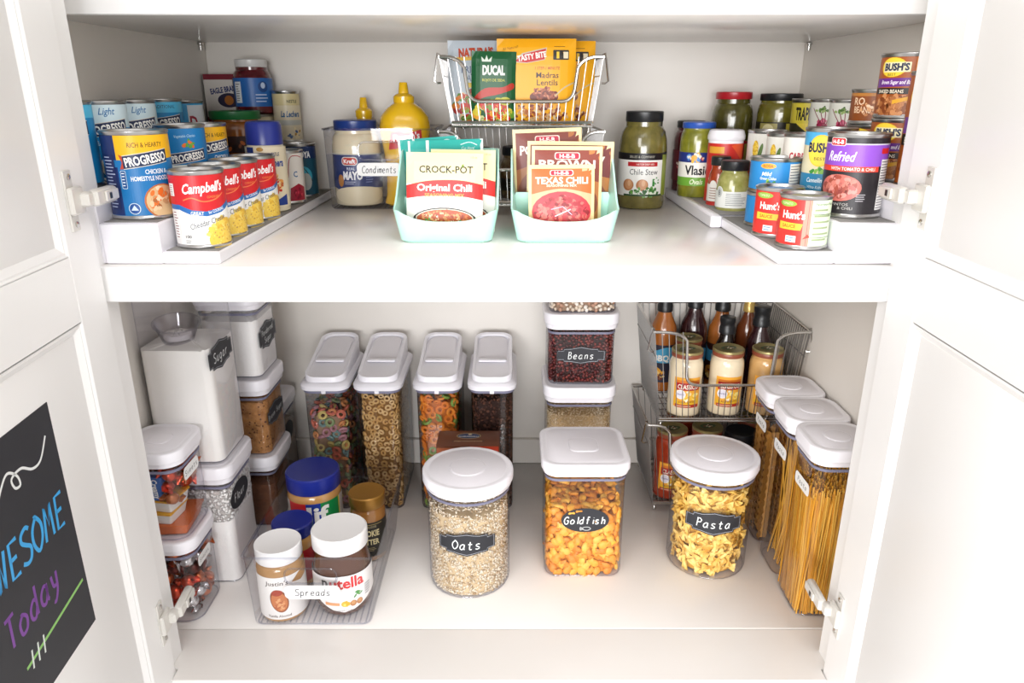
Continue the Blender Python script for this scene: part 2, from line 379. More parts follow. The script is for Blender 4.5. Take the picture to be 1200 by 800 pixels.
# ------------------------------------------------------------------ stepped can risers on the middle shelf
def riser(label, inner, steps, outer, y0, y1, sg):
    t = thing('can_riser', label, 'shelf riser', (0, 0, M))
    xs = [inner] + steps + [outer]
    for i, h in enumerate((.0155, .048, .083)):
        a, b = xs[i], xs[i + 1]; x0, x1 = min(a, b), max(a, b)
        MB().box(x0, y0, .0003, x1, y1, h - .0012, LID, .0015).build('step', t)
        MB().box(x0 + .003, y0 + .006, h - .0012, x1 - .002, y1 - .004, h - .0003, GREYMAT, .0003).build('step_mat', t)
    return t
riser('white three-step can riser along the left wall', -.331, [-.396, -.461], XL + .003, .812, 1.37, -1)
rt = riser('white three-step can riser along the right wall', .301, [.366, .432], XR - .003, .812, 1.06, 1)
MB().box(.285, 1.045, .0003, .3005, 1.372, .0175, LID, .0015).build('rear_section', rt)
for i, (x0, x1, h) in enumerate(((.3005, .366, .0155), (.366, .432, .048), (.432, XR - .003, .083))):
    MB().box(x0, 1.0605, .0003, x1, 1.372, h - .0012, LID, .0015).build('step', rt)
    MB().box(x0 + (.002 if i else -.013), 1.062, h - .0012 + (.0022 if not i else 0), x1 - .002, 1.368, h - .0003 + (.0022 if not i else 0), GREYMAT, .0003).build('step_mat', rt)
L1, L2, L3 = M + .0157, M + .0482, M + .0832

# ------------------------------------------------------------------ cans
def can(label, r, h, art, loc, rz=0, name='food_can', cat='can', group=None, ring=False):
    t = thing(name, label, cat, loc, -rz, group); e = .0011
    MB().lathe([(r - .006, .0035), (r - .004, .0015), (r - .0022, 0), (r, .0006), (r + .0002, .0022), (r - e, .0042), (r - e, h - .0045), (r + .0002, h - .0028), (r + .0003, h - .0008),
                (r - .0008, h), (r - .0022, h - .0006), (r - .0028, h - .0035), (r - .0075, h - .0042), (r - .0085, h - .0035), (r - .0115, h - .0035), (r - .0125, h - .0042)], TIN, 44).build('tin_body', t)
    if art:
        A = Art(); C = 2 * math.pi * r * 500; art(A, r * 1000, h * 1000)
        A.sh.insert(0, ([(-C, 4.6), (C, 4.6), (C, h * 1000 - 4.9), (-C, h * 1000 - 4.9)], [(0, 1, 2, 3)], A.base, 0))
        cyl_label(A, t, r - e + .00025)
    if ring: MB().tube([(.006 * math.cos(a), .006 * math.sin(a) - .012, h - .003) for a in [i * .52 for i in range(12)]], .0008, TIN, 5, True).build('pull_ring', t)
    return t
NUT = '2a2f3a'
def nut(A, x0, z0, x1, z1, bg, fg, n=14): A.rect(x0, z0, x1, z1, bg); A.fine(x0 + 1, z0 + 1, x1 - 1, z1 - 1, n, fg)
def art_campbell(A, r, h):
    A.base = 'f3f1ee'
    A.poly([(-95, h * .55), (-28, h * .55), (-14, h * .49), (2, h * .47), (20, h * .50), (32, h * .555), (95, h * .6), (95, h - 4.9), (-95, h - 4.9)], 'd2232a')
    A.line(catmull([(-22, h * .63), (-12, h * .66), (0, h * .61), (14, h * .63), (26, h * .7)]), 1.3, 'ee7a4a')
    A.line([(-96, h * .54), (-28, h * .54), (-14, h * .475), (2, h * .45), (20, h * .485), (34, h * .545), (96, h * .6)], 5.6, '2c6cb3')
    A.text('GREAT', -8, h * .462, 4.2, 'ffffff', 14, b=.01, rot=-3); A.text('for COOKING', 14, h * .485, 3.6, 'ffffff', 20, b=.01, rot=10)
    A.text("Campbell's", 2, h * .79, 11, 'ffffff', 47, sh=.35, b=.025, rot=3)
    A.text('CONDENSED', 12, h * .665, 2.6, 'ee8a4a', 15, b=.01)
    A.food(22, h * .17, 22, h * .22, ['f2cf5a', 'eec24a', 'f6da78', 'e8b840'], 160, 4.2, 5)
    A.ell(22, h * .10, 21, h * .16, 'f1cb55'); A.food(22, h * .14, 19, h * .15, ['f6dc80', 'eabb45', 'd9a63a', 'c99a50'], 60, 1.6, 6)
    A.text('Cheddar Cheese', 3, h * .345, 6.4, '5a5f66', 42, sh=.25, rot=14)
    A.text('100', -21, h * .16, 3.6, '555555', 7, b=.01); A.fine(-25, h * .07, -17, h * .12, 2, '777777')
    nut(A, -41, h * .12, -31, h * .5, 'f3f1ee', '8a4650', 10); A.rect(-42, h * .68, -33, h * .84, 'f3f1ee'); A.fine(-41, h * .69, -34, h * .83, 5, '8a8a92')
def ribbon(A, x, z, w, h, c1='1d2c50', c2='d9d4c8', t='PROGRESSO', rise=.13):
    P = [(x - w / 2, z - h / 2 - w * rise / 2), (x + w / 2, z - h / 2 + w * rise / 2), (x + w / 2, z + h / 2 + w * rise / 2), (x - w / 2, z + h / 2 - w * rise / 2)]
    A.poly([(P[0][0] - 4, P[0][1] - .5), (P[0][0] - 1, z - w * rise / 2), (P[3][0] - 4, P[3][1] + 2.2), P[3], P[2], P[1], P[0]], 'c0492f'); A.poly([(a, b + (.8 if i > 1 else -.8)) for i, (a, b) in enumerate(P)], c2); A.poly(P, c1)
    A.text(t, x, z, h * .72, 'f6f4ee', w * .93, b=.03, rot=math.degrees(math.atan(rise)))
def soup(A, x, z, rx, rz, seed, broth='e8b52e'):
    A.ell(x, z, rx, rz, 'e8e4da'); A.ell(x, z, rx * .92, rz * .88, broth); A.food(x, z, rx * .86, rz * .8, ['e0762a', 'd9b25a', '8aa34a', 'c98b4a', 'e9cf8a', 'b5552a'], 46, rx * .17, seed)
def art_trad(A, r, h):
    A.base = '1b87c4'; C = 115
    A.rect(-C, h * .8, C, h - 4.9, '54bde6'); A.text('TRADITIONAL', 4, h * .885, 4.4, '1d3a66', 34, sh=.1)
    ribbon(A, 4, h * .655, 52, 14); A.text('CHICKEN &', 6, h * .50, 5.4, 'eaf3f8', 28, b=.02); A.text('HERB DUMPLINGS', 6, h * .425, 5.4, 'eaf3f8', 42, b=.02)
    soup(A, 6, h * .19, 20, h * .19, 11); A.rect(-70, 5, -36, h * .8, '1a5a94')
def art_light(A, r, h):
    A.base = '1b87c4'; C = 115
    A.rect(-C, h * .66, C, h - 4.9, 'cfe3ea'); A.text('Light', 6, h * .87, 8, '2b6fa8', 19, sh=.3, b=.01); A.fine(-30, h * .78, -10, h * .9, 3, '7aaec8')
    ribbon(A, 4, h * .655, 52, 14); A.text('CREAMY POTATO', 4, h * .48, 5, 'dcecf3', 40, b=.02); soup(A, 8, h * .18, 18, h * .17, 12, 'eadfbf')
def art_rich(A, r, h):
    A.base = '1773b3'; C = 125
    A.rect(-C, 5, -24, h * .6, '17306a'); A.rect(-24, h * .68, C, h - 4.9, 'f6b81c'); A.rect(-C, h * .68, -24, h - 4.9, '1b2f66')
    A.text('RICH & HEARTY', 9, h * .845, 5.2, '5a4312', 38, b=.01); ribbon(A, 8, h * .685, 50, 13.5); A.text('CHICKEN &', 17, h * .545, 5, 'f2f6f8', 25, b=.02)
    A.text('HOMESTYLE NOODLES', 12, h * .47, 5, 'f2f6f8', 46, b=.02)
    A.ell(20, h * .2, 21, h * .2, 'c2703a'); A.ell(20, h * .2, 19, h * .185, 'ddb98a'); A.food(20, h * .2, 17, h * .16, ['e8762e', 'e9c9a0', 'c99a6a', 'b06a3a', 'f0dcb8'], 30, 4.6, 4)
    A.ell(-12, h * .13, 6.4, 6.4, 'cfe0ea'); A.ell(-12, h * .13, 5.6, 5.6, '1b4f96'); A.poly([(-16, h * .11), (-12, h * .17), (-8, h * .11)], 'cfe0ea')
    A.rrect(-18.5, h * .46, 3, 10, 1.5, 'cfe0ea'); A.rrect(-18.5, h * .46, 2.5, 9.4, 1.3, '17508e'); A.fine(-20.5, h * .38, -16.5, h * .55, 5, 'e8eef4')
    nut(A, -44, h * .12, -27, h * .74, '17265a', 'aab6d4', 16)
def art_lightveg(A, r, h):
    A.base = 'e7ece6'; A.rect(-100, h * .5, 100, h - 4.9, '2079b8'); A.text('Vegetable Classics', 2, h * .86, 3.4, 'bfe0f0', 26, sh=.2, rot=2)
    A.food(5, h * .76, 8, 4.5, ['d8322a', 'e06a2a', '5aa03a'], 12, 3, 3); ribbon(A, 4, h * .60, 46, 12); A.text('Light', 8, h * .40, 8, '5a8a6a', 20, sh=.3); soup(A, 4, h * .17, 18, h * .13, 9)
def art_d(A, r, h):
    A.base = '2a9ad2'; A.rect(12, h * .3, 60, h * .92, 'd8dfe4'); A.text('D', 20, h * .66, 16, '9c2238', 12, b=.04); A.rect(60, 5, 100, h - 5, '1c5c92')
def campbells():
    p = None
    labs = ['red and white cheese soup can at the front of its row', 'second red and white cheese soup can from the front on the lowest left step',
            'third red and white cheese soup can from the front on the lowest left step', 'rearmost red and white cheese soup can, next to the blue-capped bottle']
    for (x, y), l in zip(((-.3625, .853), (-.3655, .918), (-.3665, .984), (-.363, 1.048)), labs):
        if p is None: p = can(l, .0305, .0868, art_campbell, (x, y, L1), R(-31), 'soup_can', group='cheese soup cans')
        else: dup(p, (x, y, L1), R(-31 + random.uniform(-3, 3)), l)
campbells()
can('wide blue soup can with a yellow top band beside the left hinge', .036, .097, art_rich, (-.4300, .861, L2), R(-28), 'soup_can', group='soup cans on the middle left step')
can('narrow blue and pale green vegetable soup can behind the wide blue can', .031, .0985, art_lightveg, (-.4288, .978, L2), R(-30), 'soup_can', group='soup cans on the middle left step')
can('blue soup can with yellow top band, rearmost on the middle left step', .031, .097, art_rich, (-.427, 1.048, L2), R(-34), 'soup_can', group='soup cans on the middle left step')
g = 'tall soup cans on the upper left step'
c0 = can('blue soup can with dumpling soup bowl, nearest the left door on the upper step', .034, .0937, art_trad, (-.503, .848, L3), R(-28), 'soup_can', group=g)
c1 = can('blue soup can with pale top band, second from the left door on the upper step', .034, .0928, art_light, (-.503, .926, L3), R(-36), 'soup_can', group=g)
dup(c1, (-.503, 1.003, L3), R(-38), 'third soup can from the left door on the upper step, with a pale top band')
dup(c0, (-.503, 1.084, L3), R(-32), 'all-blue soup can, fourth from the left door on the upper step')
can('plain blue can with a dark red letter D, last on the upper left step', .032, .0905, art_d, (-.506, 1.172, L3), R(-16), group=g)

# ------------------------------------------------------------------ jars and bottles
def lathe_thing(name, label, cat, loc, parts, rz=0, art=None, group=None, seg=36):
    t = thing(name, label, cat, loc, -rz, group); out = {}
    for n, prof, m in parts:
        o = MB().lathe(prof, m, seg).build(n, t); out[n] = o
    for a in (art or []):
        r, fn = a[0], a[1]; A = Art(); A.base = None; fn(A); cyl_label(A, t, r + .0003, *(a[2:] if len(a) > 2 else ()), rng_mm=a[0] * 3000)
    return t
def jarprof(r, h, neck, hn, foot=.004, sh=.02):
    """body bottom to shoulder to neck"""
    return [(r - foot, 0), (r - foot * .3, .0015), (r, foot + .001), (r, h - sh), (r - (r - neck) * .12, h - sh * .62), (r - (r - neck) * .45, h - sh * .25), (r - (r - neck) * .85, h - sh * .04), (neck, h), (neck, hn)]
def lidprof(r, z0, h, b=.0012, knurl=False): return [(r - .0006, z0), (r, z0 + .0008), (r, z0 + h - b), (r - b, z0 + h), (r - b * 2.5, z0 + h - .0006), (.001, z0 + h - .0006)]
def gloss(name, c, c2=None, sc_=60, k=.15, rough=.18): return mat(name, c, rough, 0, .5, .6, var=(c2, sc_, k) if c2 else None)
RED_SAUCE = gloss('tomato_sauce', '8c2a17', 'a83d1f', 90, .2); CREAM = gloss('cream_sauce', 'e2d3b4', 'ead9bb', 50, .2); TAN = gloss('tan_sauce', 'c99a5c', 'd8ac70', 70, .2)
SALSA = gloss('green_salsa', '5a5428', '7a7038', 60, .2); PICKLE = gloss('pickles', '5c601e', '96942f', 45, .2)
def A_chile(A):
    A.rect(-90, 22, 90, 88, 'efeee9'); A.rect(-90, 80, 90, 91, '1b1a1c'); A.text('SELLES & COMPANY', 0, 85.4, 4, 'b8b4a8', 42)
    A.rect(-24, 70, 27, 77, 'b5262a'); A.text('HATCH DEEP RED', 6, 73.5, 3, 'f2e6dc', 30); A.text('Chile Stew', 4, 61.5, 9.5, '24222a', 48); A.rect(38, 22, 55, 88, '8d9a3e')
    for x in (-22, 2): A.ell(x, 40, 10, 9.5, 'b97a4e'); A.ell(x + 1, 41, 7, 8, 'cf9468'); A.ell(x + 2, 43, 3, 5, 'deae86')
    A.food(8, 29, 26, 7, ['3d7a34', '2d5f2a', '6aa04a', 'e4ecd8'], 40, 4, 2); A.rect(-30, 22, 40, 25, '2c4a2a'); A.rect(19, 38, 23, 50, '3b8a3a'); A.food(26, 46, 6, 6, ['3b8a3a', 'efeee9'], 9, 2, 8)
lathe_thing('salsa_jar', 'tall jar of green chile stew with a black lid right of the mint bins', 'jar', (.2185, 1.256, M), [('glass_body', jarprof(.0395, .132, .030, .139, sh=.035), SALSA), ('lid', lidprof(.0305, .139, .0165), BLACK)], R(10), [(.0395, A_chile)])

# right back corner jars
def A_redlid(A): A.rect(-75, 5, 75, 58, '6b6a30'); A.poly([(-32, 30), (34, 30), (34, 56), (0, 62), (-32, 56)], 'b1262a'); A.text('Mezzetta', 0, 48, 8, 'f0dcc8', 42, sh=.3, rot=-3); A.rect(26, 8, 44, 52, 'c3b55a')
lathe_thing('pepper_jar', 'tall dark jar with a red lid at the back of the right riser', 'jar', (.384, 1.331, L2), [('glass_body', jarprof(.035, .118, .028, .125, sh=.022), gloss('dark_peppers', '3d3a18', '5a5626', 50, .2)), ('lid', lidprof(.0305, .125, .012), mat('red_lid', 'b0202a', .3))], R(14), [(.035, A_redlid)])
def A_blacklid(A): A.rect(-80, 16, 80, 54, '231f16'); A.rect(-36, 16, -4, 52, 'a59a58'); A.ell(-20, 40, 11, 11, 'd8cfa0'); A.food(-18, 30, 14, 8, ['d8c890', '8a8a3a', 'b8a860'], 22, 4, 2); A.rect(10, 18, 30, 52, 'b8a83c'); A.text('Garlic', 2, 35, 7, 'd8c060', 22, sh=.3)
lathe_thing('olive_jar', 'wide jar of olives with a black lid at the back of the right riser', 'jar', (.4565, 1.302, L3), [('glass_body', jarprof(.037, .084, .033, .088, sh=.016), gloss('olives', '5c561c', '787228', 60, .2)), ('lid', lidprof(.0345, .088, .0115), BLACK)], R(16), [(.037, A_blacklid)])
def A_vlasic(A):
    A.rect(-66, 22, 66, 74, '27357a'); A.rect(-66, 34, 66, 58, 'eeeae2'); A.text('Vlasic', 2, 46, 15, '16161a', 42, b=.03); A.rect(-66, 20, 66, 34, '6fa83a'); A.text('Ovals', 2, 27, 8.5, 'e8f2cf', 22, sh=.25, b=.02)
    A.food(-4, 66, 17, 6, ['e9e2d0', 'c33a2a', 'e0b23a', '4f8ad0'], 26, 4, 2); A.ell(-4, 66, 5, 4, 'e6a83a')
lathe_thing('pickle_jar', 'pickle jar with a blue lid and green and white label', 'jar', (.311, 1.262, L1 + .001), [('glass_body', jarprof(.029, .108, .025, .113, sh=.02), PICKLE), ('lid', lidprof(.027, .112, .0095), mat('blue_lid', '2c56b0', .3))], R(14), [(.029, A_vlasic)])
def A_dred(A): A.rect(-66, 20, 66, 72, '5a1a24'); A.food(0, 46, 30, 24, ['8a2a3a', '3a1018', 'c06a6a', 'd8c0b0'], 60, 3.2, 2)
lathe_thing('jam_jar', 'dark red preserve jar with a black lid behind the blue-lidded pickle jar', 'jar', (.315, 1.336, L1 + .001), [('glass_body', jarprof(.028, .105, .022, .109, sh=.02), gloss('dark_jam', '3d1016', '54181f')), ('lid', lidprof(.024, .109, .012), BLACK)], 0, [(.028, A_dred)])
def A_coffee(A):
    A.rect(-90, 2, 90, 93, 'c9302a'); A.poly([(-28, 30), (-6, 72), (18, 40), (10, 2), (-28, 2)], 'ece6e2'); A.poly([(30, 30), (46, 52), (60, 20)], 'ece6e2'); A.rect(-30, 78, -2, 88, 'e0a33a'); A.poly([(8, 90), (36, 60), (36, 93), (20, 93)], 'e2552e')
    A.text('MIX-INS', -14, 36, 6, '8a1a20', 16, b=.02); A.rect(-24, 14, -12, 20, 'b02026')
lathe_thing('spice_shaker', 'red and white canister with a white cap behind the relish jar', 'canister', (.341, 1.203, L1), [('body', [(.026, 0), (.027, .001), (.027, .096), (.026, .098)], LID), ('cap', [(.0275, .097), (.029, .099), (.029, .104), (.0265, .112), (.024, .1135)], LID)], R(14), [(.027, A_coffee)])
def A_pep(A): A.rect(-40, 6, 40, 30, 'dfe0dc'); A.ell(-22, 28, 7, 9, 'dfe0dc'); A.ell(-22, 28, 5.6, 7.6, 'b9bcb8'); A.text('8', -22, 28, 8, '4a4a50', 4); A.fine(-10, 9, 26, 28, 7, '7d8084')
lathe_thing('relish_jar', 'small jar of green relish with a black lid on the lowest right step', 'jar', (.3325, 1.112, L1), [('glass_body', jarprof(.0245, .056, .0185, .0595, sh=.024), gloss('green_relish', '8a8a45', 'a8a566', 120, .2)), ('lid', lidprof(.0205, .0595, .014), BLACK)], R(16), [(.0245, A_pep)])
def A_hot(A): A.rect(-30, 8, 30, 34, 'dcd8d2'); A.ell(-12, 32, 6, 8, 'dcd8d2'); A.fine(-18, 11, 12, 30, 5, '8a6a60'); A.rect(-30, 1, 30, 7, 'b5302a')
lathe_thing('hot_sauce_jar', 'little jar of red sauce with a black lid just behind the relish jar', 'jar', (.3245, 1.1615, L1), [('glass_body', jarprof(.0175, .056, .013, .062, sh=.026), gloss('red_sauce', 'a8401c', '8c2f14')), ('lid', lidprof(.0148, .062, .0135), BLACK)], R(8), [(.0175, A_hot)])

# right cans
def art_hunts(A, r, h):
    A.base = 'dff0cf'; A.rect(-60, 4.6, 9, h - 4.9, 'd8322c'); A.rect(4, 4.6, 12, h - 4.9, 'e88a78'); A.text("Hunt's", -8, h * .64, 8.6, 'f8f4ee', 27, b=.03)
    A.ell(-17, h * .84, 12, 3.6, '8fb24a'); A.text('TOMATO', -17, h * .84, 3, 'e8f0c8', 15); A.poly([(-26, h * .36), (2, h * .36), (4, h * .48), (-26, h * .5)], 'f0c23a'); A.text('SAUCE', -12, h * .43, 3.8, 'a8481c', 17, b=.02)
    A.rect(-14, h * .13, -2, h * .25, 'dfe8ea'); A.fine(-13, h * .14, -3, h * .24, 2, '4a80b0'); A.poly([(5, h * .2), (10, h * .3), (13, h * .24)], 'c23a2a')
    A.fine(15, h * .14, 44, h * .8, 6, '9aa880'); A.line([(13, h * .23), (46, h * .23)], .7, '5a6a4a'); A.line([(13, h * .66), (46, h * .66)], .7, '5a6a4a'); A.text('Nutrition Facts', 29, h * .85, 3, '4a5a40', 26)
hc = can('small red and pale green tomato sauce can at the front of the lowest right step', .0288, .0605, art_hunts, (.3370, .8436, L1), R(30), group='small tomato sauce cans')
dup(hc, (.331, .9125, L1), R(24), 'small red tomato sauce can half hidden behind the front one')
def art_rosa(A, r, h):
    A.base = '2f86c8'; A.ell(-14, h * .78, 10, 3.6, 'e2a33a'); A.text('ROSA', -14, h * .78, 3.4, 'b8402a', 13, b=.02); A.text('Mild', -15, h * .56, 5, 'eaf2f6', 13, sh=.2, b=.02); A.text('Green Chiles', -13, h * .43, 3.6, 'eaf2f6', 21, b=.02)
    A.food(-14, h * .26, 11, 5, ['3c8a3a', '2f6f30', '8fb83a'], 16, 3, 3); A.ell(-15, h * .15, 9, 2.4, 'e0b03a'); nut(A, 14, h * .14, 40, h * .84, 'e6e2d8', '707478', 8)
rc = can('squat blue green-chile can underneath another on the lowest right step', .0325, .0445, art_rosa, (.3475, .987, L1), R(14), group='stacked green-chile cans')
dup(rc, (.3475, .985, L1 + .0448), R(10), 'squat blue green-chile can stacked on top of its twin')
def art_refried(A, r, h):
    A.base = '262226'; A.rect(-110, h * .62, 110, h * .87, '8a4fc0'); A.rect(-110, h * .87, 110, h * .885, 'c9c4d0'); A.rrect(-16, h * .90, 10, 4.4, 2, 'f0ece8'); A.rrect(-16, h * .90, 9.4, 3.8, 1.8, 'c8242c'); A.text('H-E-B', -16, h * .90, 4.4, 'ffffff', 15, b=.03)
    A.text('Refried', -10, h * .735, 11, 'f4f0f6', 34, sh=.35, b=.015); A.rect(-40, h * .555, 34, h * .62, 'd8402e'); A.text('WITH TOMATO & CHILI', 4, h * .588, 3.6, 'f6e8e0', 50, b=.01)
    A.ell(-8, h * .36, 25, h * .16, 'c86a60'); A.food(-8, h * .36, 22, h * .135, ['b0605a', '8a3f3a', 'd08a80', '9a4a3c', 'c8786a'], 70, 4.4, 5); A.fine(12, h * .2, 24, h * .3, 4, 'b8b4ba')
    A.text('PINTOS', -4, h * .165, 3.2, 'b8b4b0', 18); A.text('& CHILI', 2, h * .12, 3.2, 'b8b4b0', 16); nut(A, 37, h * .1, 66, h * .7, 'e4e2e0', '5a5a60', 18); A.rrect(42, h * .8, 7, 3, 1.2, 'c8242c')
can('large black and purple refried bean can near the right hinge', .034, .0935, art_refried, (.3985, .868, L2), R(36), group='cans on the middle right step')
def art_cann(A, r, h):
    A.base = 'ddd3b0'; A.rect(-100, h * .78, 100, h - 4.9, '4fa8d8'); A.ell(-6, h * .72, 17, h * .2, 'e9c93a'); A.ell(-6, h * .72, 16, h * .185, 'f3d84e'); A.text("BUSH'S", -6, h * .76, 11, '1d2a4a', 34, b=.04); A.text('BEST', -6, h * .62, 3.6, '3a3a30', 14)
    A.food(-6, h * .47, 12, 3, ['c03a2a', '3c8a3a', '7ab04a'], 10, 3.4, 3); A.rect(-100, h * .2, 100, h * .43, '2d7fa8'); A.text('Cannellini Beans', -2, h * .35, 5.6, 'f0f4f4', 36, sh=.25, b=.01); A.text('White Kidney Beans', -2, h * .26, 3.8, 'e0ecf0', 32, sh=.2); A.food(-4, h * .12, 20, 5, ['d8c898', 'c0a870', 'e8dcb8'], 24, 4, 4)
can('blue and yellow white-bean can between the purple can and the chile cans', .0305, .0955, art_cann, (.398, .944, L2), R(30), group='cans on the middle right step')
def art_corn(A, r, h):
    A.base = 'e6e4dc'; A.rect(-100, 4.6, 100, h * .42, 'a84a24'); A.text('Country Style Corn', 0, h * .33, 5.4, 'f0e0cc', 44, sh=.2, b=.02); A.fine(-24, h * .1, 20, h * .2, 2, 'd8a070')
    for x in (-22, 2, 24): A.ell(x, h * .66, 5, 13, 'd8a82a'); A.food(x, h * .66, 4.6, 12, ['f0cc4a', 'e8bc38', 'f6dc70'], 40, 1.6, int(x) + 60, 1); A.ell(x + 8, h * .6, 3, 14, '5d7a3a', rot=-12)
corn = can('corn can with yellow cobs on the label, furthest back on the middle right step', .0305, .0815, art_corn, (.398, 1.176, L2), R(10), group='corn cans')
dup(corn, (.398, 1.087, L2), R(18), 'corn can with yellow cobs standing just in front of the rearmost corn can')
def art_redveg(A, r, h):
    A.base = 'ece8e0'; A.text('CARDENAS', -4, h * .66, 9.5, 'b8283a', 44, b=.04); A.rect(-100, 4.6, 100, h * .36, 'a42a2a'); A.text('Whole Salted Beans', 0, h * .3, 5, 'f0dcd0', 42, sh=.2); A.line([(-60, h * .40), (60, h * .46)], 2, 'a42a2a')
can('white can with red capitals beside the blue and yellow bean can', .0305, .085, art_redveg, (.3975, 1.0165, L2), R(14), group='cans on the middle right step')
def art_bush(A, r, h):
    A.base = 'a4531c'; A.rect(14, 4.6, 26, h - 4.9, 'd98a3c'); A.rect(40, 4.6, 90, h - 4.9, '7a3612')
    A.ell(-12, h * .78, 17, h * .15, 'e0b830'); A.ell(-12, h * .78, 16, h * .14, 'f0cf3e'); A.rrect(-8, h * .78, 17, h * .075, 1, 'e9dfb8'); A.text("BUSH'S", -8, h * .785, h * .105, '1d2a4a', 31, b=.05); A.text('BEST', -12, h * .67, 3, '3a3a30', 11)
    A.poly([(-36, h * .47), (24, h * .5), (20, h * .62), (-36, h * .61)], '6a2f8a'); A.text('Brown Sugar and Bacon', -4, h * .555, h * .06, 'f0e8f4', 44, sh=.3, b=.02); A.rect(-36, h * .37, 10, h * .465, '1d1612'); A.text('BAKED BEANS', -12, h * .415, h * .055, 'e6dcc8', 34, b=.02)
    A.food(-6, h * .2, 26, h * .17, ['a8683a', '8a4c26', 'c98a58', '7a3c1c', 'b87848'], 80, 4.6, 6, 1.3); A.poly([(-6, h * .22), (18, h * .3), (18, h * .36), (-6, h * .28)], 'e0a52a')
bb = can('tall orange-brown baked bean can at the front of the upper right step', .037, .124, art_bush, (.4745, .843, L3), R(46), group='baked bean cans')
def art_bush2(A, r, h): art_bush(A, r, h)
b2 = can('orange-brown baked bean can underneath another behind the tall one', .037, .0725, art_bush2, (.4755, .922, L3), R(42), group='baked bean cans')
dup(b2, (.4755, .921, L3 + .0728), R(46), 'orange-brown baked bean can stacked highest against the right wall')
def art_brown(A, r, h):
    A.base = '8a4a22'; A.rect(-100, h * .8, 100, h - 4.9, 'b87a3a'); A.text('RO', -18, h * .66, 9, 'e8c8a8', 16, b=.02); A.text('BEANS', -13, h * .42, 8, 'e8c8a8', 24, b=.02); A.food(-2, h * .45, 14, 9, ['d8a070', 'c08050', 'f0d0b0'], 26, 2.4, 5); nut(A, 10, h * .14, 42, h * .84, 'dcd8d2', '6a6460', 10)
b3 = can('orange and yellow can carrying a small brown can on the upper right step', .0325, .062, art_bush2, (.4765, 1.0015, L3), R(36), group='baked bean cans')
can('small brown bean can stacked on an orange can on the upper right step', .0325, .0435, art_brown, (.4765, 1.0015, L3 + .0623), R(34), group='baked bean cans')
def art_beet(A, r, h):
    A.base = 'cfcfc6'; A.rect(-100, 4.6, 100, h * .36, 'a03050'); A.food(-6, h * .48, 20, h * .2, ['9a2048', '7c1838', 'b8486a', 'c86080'], 60, 5, 5); 
    for x in (-18, -10, -4, 2, 9): A.line([(-5, h * .55), (x * 1.5, h * .86)], 1.2, '7a2a3c')
    A.food(-5, h * .84, 18, 5, ['5a7a3a', '3f602a', '8aa060'], 22, 3, 7)
bt = can('beet can with pink roots on the label, in front of its twin', .031, .0925, art_beet, (.477, 1.073, L3), R(28), group='beet cans')
dup(bt, (.477, 1.142, L3), R(26), 'beet can with pink roots on the label, behind the other beet can')
def art_trap(A, r, h):
    A.base = '2b2a16'; A.rect(-100, h * .6, 100, h * .93, 'c8b83a'); A.text("TRAPPEY'S", -2, h * .76, h * .2, '1c1b12', 42, b=.04); A.poly([(-20, h * .6), (18, h * .6), (0, h * .45)], 'd8c23e'); A.text('Creole Okra', 0, h * .34, 7, 'c9c489', 36, sh=.1); A.text('Gumbo', 0, h * .18, 7, 'c9c489', 22, sh=.1)
can('black and yellow okra can beside the beet cans on the upper right step', .031, .092, art_trap, (.475, 1.213, L3), R(26), group='beet cans')

# left back group
def A_squeeze(A):
    A.rect(-84, 8, 84, 94, 'e9dcc0'); A.rect(-30, 86, -16, 94, '2a3a7a'); A.text('NESTLE', 14, 84, 5, '2a3a6a', 16, b=.02); A.text('La Lechera', 8, 72, 11, '2a4a9a', 40, sh=.25, b=.03); A.food(10, 42, 14, 14, ['d8342a', 'e8a050', 'f0d090', 'c86a3a'], 50, 3.6, 3)
    A.poly([(-10, 22), (12, 18), (30, 26), (30, 10), (-10, 10)], '26408e'); A.ell(-6, 91, 5, 3, 'b88a3a')
lathe_thing('squeeze_bottle', 'cream squeeze bottle with a broad blue cap behind the red soup cans', 'bottle', (-.3645, 1.112, L1), [('bottle_body', [(.026, 0), (.0285, .002), (.0285, .085), (.028, .092), (.025, .0965)], gloss('cream_bottle', 'e9dcc0', None)), ('cap', [(.0248, .096), (.0262, .097), (.0255, .124), (.0235, .1285), (.021, .1295)], mat('blue_cap', '26348e', .3))], R(-14), [(.0285, A_squeeze)])
def art_white(A, r, h):
    A.base = 'e4ddd6'; A.fine(-24, h * .42, -6, h * .86, 8, 'c86a5a'); A.line(catmull([(0, h * .5), (4, h * .84), (14, h * .9), (26, h * .86)]), 1.2, 'b02838'); A.poly([(0, 5), (2, h * .3), (16, h * .38), (30, h * .3), (30, 5)], 'a01a34'); A.food(14, h * .2, 9, 8, ['c83a50', '7a0f28'], 12, 3, 2)
    A.rect(-22, 6, -2, h * .3, 'f2efe8'); 
    for i in range(7): A.rect(-20 + i * 2.4, 8, -19 + i * 2.4, h * .28, '3a3a3a', True)
    A.text('C', 12, h * .56, 9, '3a6a9a', 7, b=.02)
can('white can with dark red fruit and barcode beside the blue-capped bottle', .0285, .0832, art_white, (-.3625, 1.196, L1), R(-22), group='cans at the back of the left riser')
def art_goya(A, r, h):
    A.base = '1d4a5c'; A.rect(-100, h * .72, 100, h - 4.9, '1b2f58'); A.text('GOYA', 8, h * .80, 10, 'e8e8e8', 26, b=.04); A.ell(0, h * .4, 22, h * .2, '3d9ab0'); A.line(catmull([(-20, h * .2), (-10, h * .5), (6, h * .56), (22, h * .3)]), 1.4, '1a1d22'); A.ell(10, h * .3, 10, h * .16, 'a8aaa6')
can('dark teal can with white capitals, last on the lowest left step', .030, .0885, art_goya, (-.3625, 1.272, L1), R(-16), group='cans at the back of the left riser')
